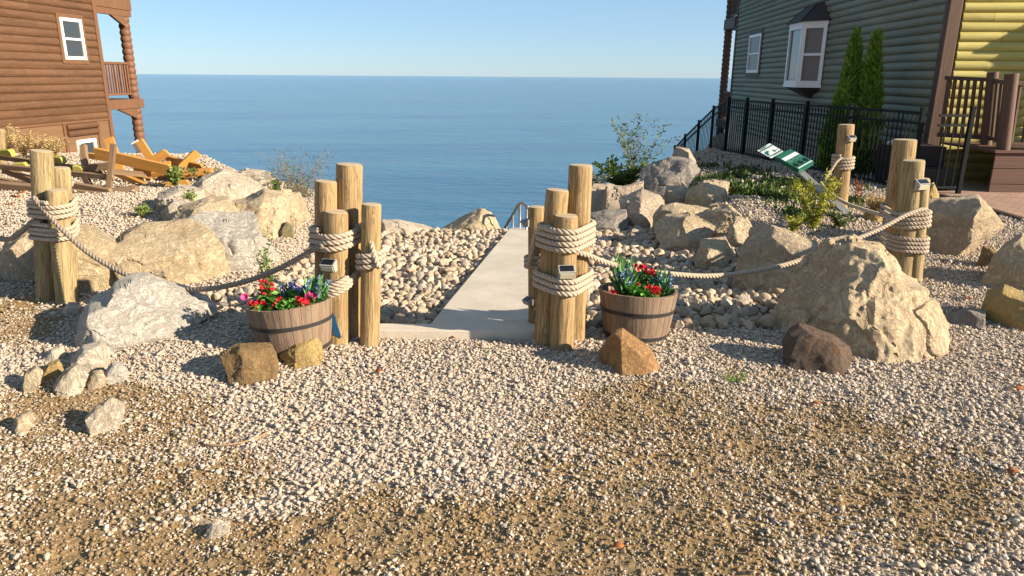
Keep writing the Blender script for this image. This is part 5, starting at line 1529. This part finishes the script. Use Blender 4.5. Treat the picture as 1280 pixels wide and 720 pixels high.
# ------------------------------------------------------------------ trees and plants
def conifer(label, base, h, r, seed, n=4200, group=None):
    root = empty("cedar_tree", base, label, "tree", group)
    m = MB(); m.tube([(0, 0, -.1), (0, 0, h * .5), (.02, 0, h * .93)], [.07, .045, .01], 8); m.build("trunk", "twig_brown", root)
    rs = np.random.default_rng(seed)
    f = 1 - (1 - rs.random(n)) ** .62; a = rs.uniform(0, 2 * np.pi, n)
    prof = np.where(f < .1, .8 + f * 2, 1.0 - ((f - .1) / .9) ** .9) * r
    lump = 1 + .22 * np.sin(a * 3 + f * 9 + seed) + .16 * np.sin(a * 7 - f * 23) + .14 * np.sin(f * 40 + a * 2)
    rr = prof * lump * (1 - np.abs(rs.normal(0, .16, n))) + .025
    z = f * h
    C = np.stack([np.cos(a) * rr, np.sin(a) * rr, z], -1)
    Dv = np.stack([np.cos(a) * .55, np.sin(a) * .55, np.full(n, .9)], -1) + rs.normal(0, .3, (n, 3))
    leaf_cloud("crown", C, Dv, rs.uniform(.06, .13, n), rs.uniform(.025, .055, n), "leaf_cedar", root, seed, .05)
    return root
q = at_y(1050, 200, 13.7); t1 = at_y(1057, 37, 13.7); gz = Hs(q.x, q.y)
conifer("pointed green cedar by the log wall, the one nearer the bay window", (q.x, 13.7, gz), t1.z - gz, .33, 3, 6500, "cedars by the green wall")
q = at_y(1071, 200, 13.5); t1 = at_y(1077.5, 38, 13.5)
conifer("pointed green cedar by the log wall, the one nearer the house corner", (q.x + .05, 13.5, gz), t1.z - gz, .30, 4, 6500, "cedars by the green wall")

q = at_y(800, 232, 12.3)
plant("shrub", "leafy green shrub with arching twigs against the lake on the right bank", "shrub", (q.x - .1, 12.3, q.z), 1.25, .7, 20, 26, .085, .022, "leaf_shrub", seed=3, start=.3, lean=(.0, 0))
plant("shrub", "dense low green bush at the foot of the arching shrub", "shrub", (q.x - .35, 12.0, q.z - .05), .5, .5, 26, 50, .09, .05, "leaf_shrub", seed=4)
q = at_y(748, 228, 11.5)
plant("shrub", "small dark bush just behind the tallest post against the lake", "shrub", (q.x, 11.6, q.z - .15), .3, .22, 14, 26, .06, .025, "leaf_grey", seed=5)
q = at_y(375, 262, 10.0)
plant("shrub", "wispy grey-blue shrub behind the rope-tied posts left of the path", "shrub", (q.x + .02, 10.0, q.z), .85, .55, 46, 34, .05, .008, "leaf_grey", seed=6, srad=.004, fuzz=.5)
q = at_y(345, 244, 9.9)
plant("weed", "green weed growing out of the top cream boulder's side", "weed", (q.x, 9.8, q.z - .05), .38, .14, 9, 26, .06, .022, "leaf_weed", seed=7)
q = at_y(335, 385, 5.0)
plant("weed", "tall slender flowering weed rising behind the left flower barrel", "weed", (q.x, 5.05, Hs(q.x, 5.05)), .66, .10, 7, 46, .045, .014, "leaf_weed", "leaf_weed", seed=8, srad=.004, lean=(-.02, 0), tip=.012, tipmat="sign_white", tipn=6, start=.25)
q = ground(205, 239)
plant("weed", "green weed in front of the overturned orange bench", "weed", (q.x, 10.9, Hs(q.x, 10.9)), .38, .14, 12, 30, .07, .035, "leaf_weed", seed=9)
q = ground(180, 271)
plant("weed", "tiny green weed on the open shingle near the pale rocks", "weed", q, .14, .12, 9, 16, .05, .025, "leaf_weed", seed=10)
q = ground(258, 264)
plant("weed", "small green tuft between the pale rocks of the pile", "weed", (q.x, 8.2, .22), .16, .1, 8, 14, .05, .022, "leaf_weed", seed=11)
q = at_y(250, 222, 11.6)
plant("weed", "low dark-leaved plant under the bench at the brink", "weed", (q.x, 11.7, Hs(q.x, 11.7)), .26, .3, 14, 24, .06, .03, "leaf_shrub", seed=12)
q = ground(1016, 288)
plant("goldenrod", "yellow-green bushy goldenrod behind the wide tan boulder", "plant", q, .62, .30, 26, 46, .05, .016, "leaf_goldenrod", "leaf_weed", seed=13, tip=.02, tipmat="leaf_goldenrod", tipn=16, start=.1)
q = ground(990, 292)
plant("goldenrod", "small low goldenrod at the edge of the shaded gravel", "plant", q, .22, .14, 12, 30, .04, .016, "leaf_goldenrod", "leaf_weed", seed=14, tip=.015, tipmat="leaf_goldenrod", tipn=8)
q = ground(1050, 286)
plant("weed", "dark green low weed between the goldenrod and the single post", "weed", q, .2, .2, 14, 26, .05, .02, "leaf_shrub", seed=15)
q = at_y(1094, 266, 8.5)
plant("dry_grass", "pale dry grass tuft like a ball in front of the metal fence", "grass", (q.x, 8.45, q.z - .05), .27, .15, 60, 22, .05, .008, "leaf_dry", "leaf_dry", seed=16, srad=.002, tip=.016, tipmat="leaf_dry", tipn=14, fuzz=.6)
q = at_y(1066, 232, 9.8)
plant("weed", "orange dried weed beside the single post by the fence", "weed", (q.x, 9.6, q.z - .2), .4, .1, 6, 8, .07, .02, "leaf_rust", "leaf_rust", seed=17)
for i, (px, h_, lab) in enumerate(((12, .75, "tall dry cream weed by the brown house at the picture's border"), (30, .62, "bushy dry weed against the brown skirt boards"), (52, .55, "thin dry weed stalks between the tallest trio post and the brown house"), (68, .45, "short dry weed behind the trio of posts"))):
    q = at_y(px, 197, 15.2)
    plant("dry_weed", lab, "weed", (q.x, 15.2, Hs(q.x, 15.2)), h_, .35, 20, 30, .07, .02, "leaf_dry", "leaf_dry", seed=20 + i, srad=.003, group="dry weeds by the brown house")
q = ground(920, 478)
plant("weed", "sparse green seedlings sprouting through the gravel below the dark rock", "weed", q, .06, .16, 16, 6, .022, .008, "leaf_weed", "leaf_weed", seed=30, srad=.0012)
# grass on the right bank
rs = np.random.default_rng(8); C = []
for (cx, cy, rx, ry, n) in ((3.9, 12.6, 1.3, 2.4, 3600), (3.5, 10.0, .55, .8, 1300), (4.6, 10.6, .5, 1.2, 1100), (3.0, 9.6, .25, .3, 250), (3.3, 8.4, .2, .35, 200)):
    x = rs.normal(cx, rx * .45, n); y = rs.normal(cy, ry * .45, n); k = (fbm(x * 2.3, y * 2.3, 4, 3) > .40) & (y < edge(x))
    C.append(np.stack([x[k], y[k], H(x[k], y[k]) - .01], -1))
C = np.concatenate(C); Dv = np.stack([rs.normal(0, .45, len(C)), rs.normal(0, .45, len(C)), np.full(len(C), .8)], -1)
o = leaf_cloud("grass", C, Dv, rs.uniform(.06, .17, len(C)), rs.uniform(.012, .028, len(C)), "leaf_grass", None, 9, .2); tag(o, kind="stuff")

# ------------------------------------------------------------------ fallen leaves, twig
def dry_leaf(px, py, s, label, seed, grp="fallen leaves on the gravel"):
    q = ground(px, py); rs = random.Random(seed); m = MB(); n = 9; V = [(0, 0, 0)]
    for k in range(n):
        a = 2 * math.pi * k / n; r = s * (.5 + .22 * (k % 2)) * rs.uniform(.8, 1.15); V.append((r * math.cos(a), r * .7 * math.sin(a), abs(math.sin(a)) * s * .28))
    V2 = [(x, y, z - .0015) for x, y, z in V]; N_ = len(V)
    F = [(0, k + 1, (k + 1) % n + 1) for k in range(n)] + [(N_, N_ + (k + 1) % n + 1, N_ + k + 1) for k in range(n)] + [(k + 1, N_ + k + 1, N_ + (k + 1) % n + 1, (k + 1) % n + 1) for k in range(n)]
    m.add(V + V2, F); o = m.build("fallen_leaf", "leaf_rust", smooth=True); o.location = (q.x, q.y, q.z + .016); o.rotation_euler = (rs.uniform(-.3, .3), rs.uniform(-.3, .3), rs.uniform(0, 6)); tag(o, label, "leaf", grp)
dry_leaf(472, 468, .05, "orange fallen leaf alone on gravel in front of the kerb", 1)
dry_leaf(568, 425, .04, "rusty fallen leaf touching the front of the concrete kerb", 2)
dry_leaf(1086, 443, .07, "rusty curled leaf at the foot of the massive craggy boulder", 3)
dry_leaf(1150, 446, .06, "rusty leaf by the lower corner of the massive craggy boulder", 4)
dry_leaf(1210, 376, .07, "orange fallen leaf on gravel below the pale wedge boulder", 5)
dry_leaf(1270, 489, .05, "red-brown leaf near the picture's border below the ochre boulder", 6)
dry_leaf(1265, 594, .05, "brown leaf lying flat on gravel at the lower picture border, well below the ochre boulder", 7)
dry_leaf(772, 688, .04, "orange leaf on the bare soil in front", 8)
dry_leaf(38, 482, .04, "brown leaf beside the little heap of white stones", 9)
dry_leaf(1019, 508, .04, "dark red leaf on gravel below the sooty rock", 10)
for i, (px, py) in enumerate(((20, 248), (28, 243), (12, 258))): dry_leaf(px, py, .12, ["orange leaf highest on the shingle slope beside the trio", "orange leaf in the middle of the three on the shingle slope", "orange leaf lowest on the shingle slope, close to the dark rope"][i], 20 + i)
tw = [ground(px, py) + Vector((0, 0, .014)) for px, py in ((258, 559), (275, 560), (300, 557), (322, 550), (338, 542))]
m = MB(); m.tube(catmull(tw, 6), .0055, 6); o = m.build("twig", "twig_brown", smooth=True); tag(o, "thin bent twig lying on the foreground gravel", "twig")
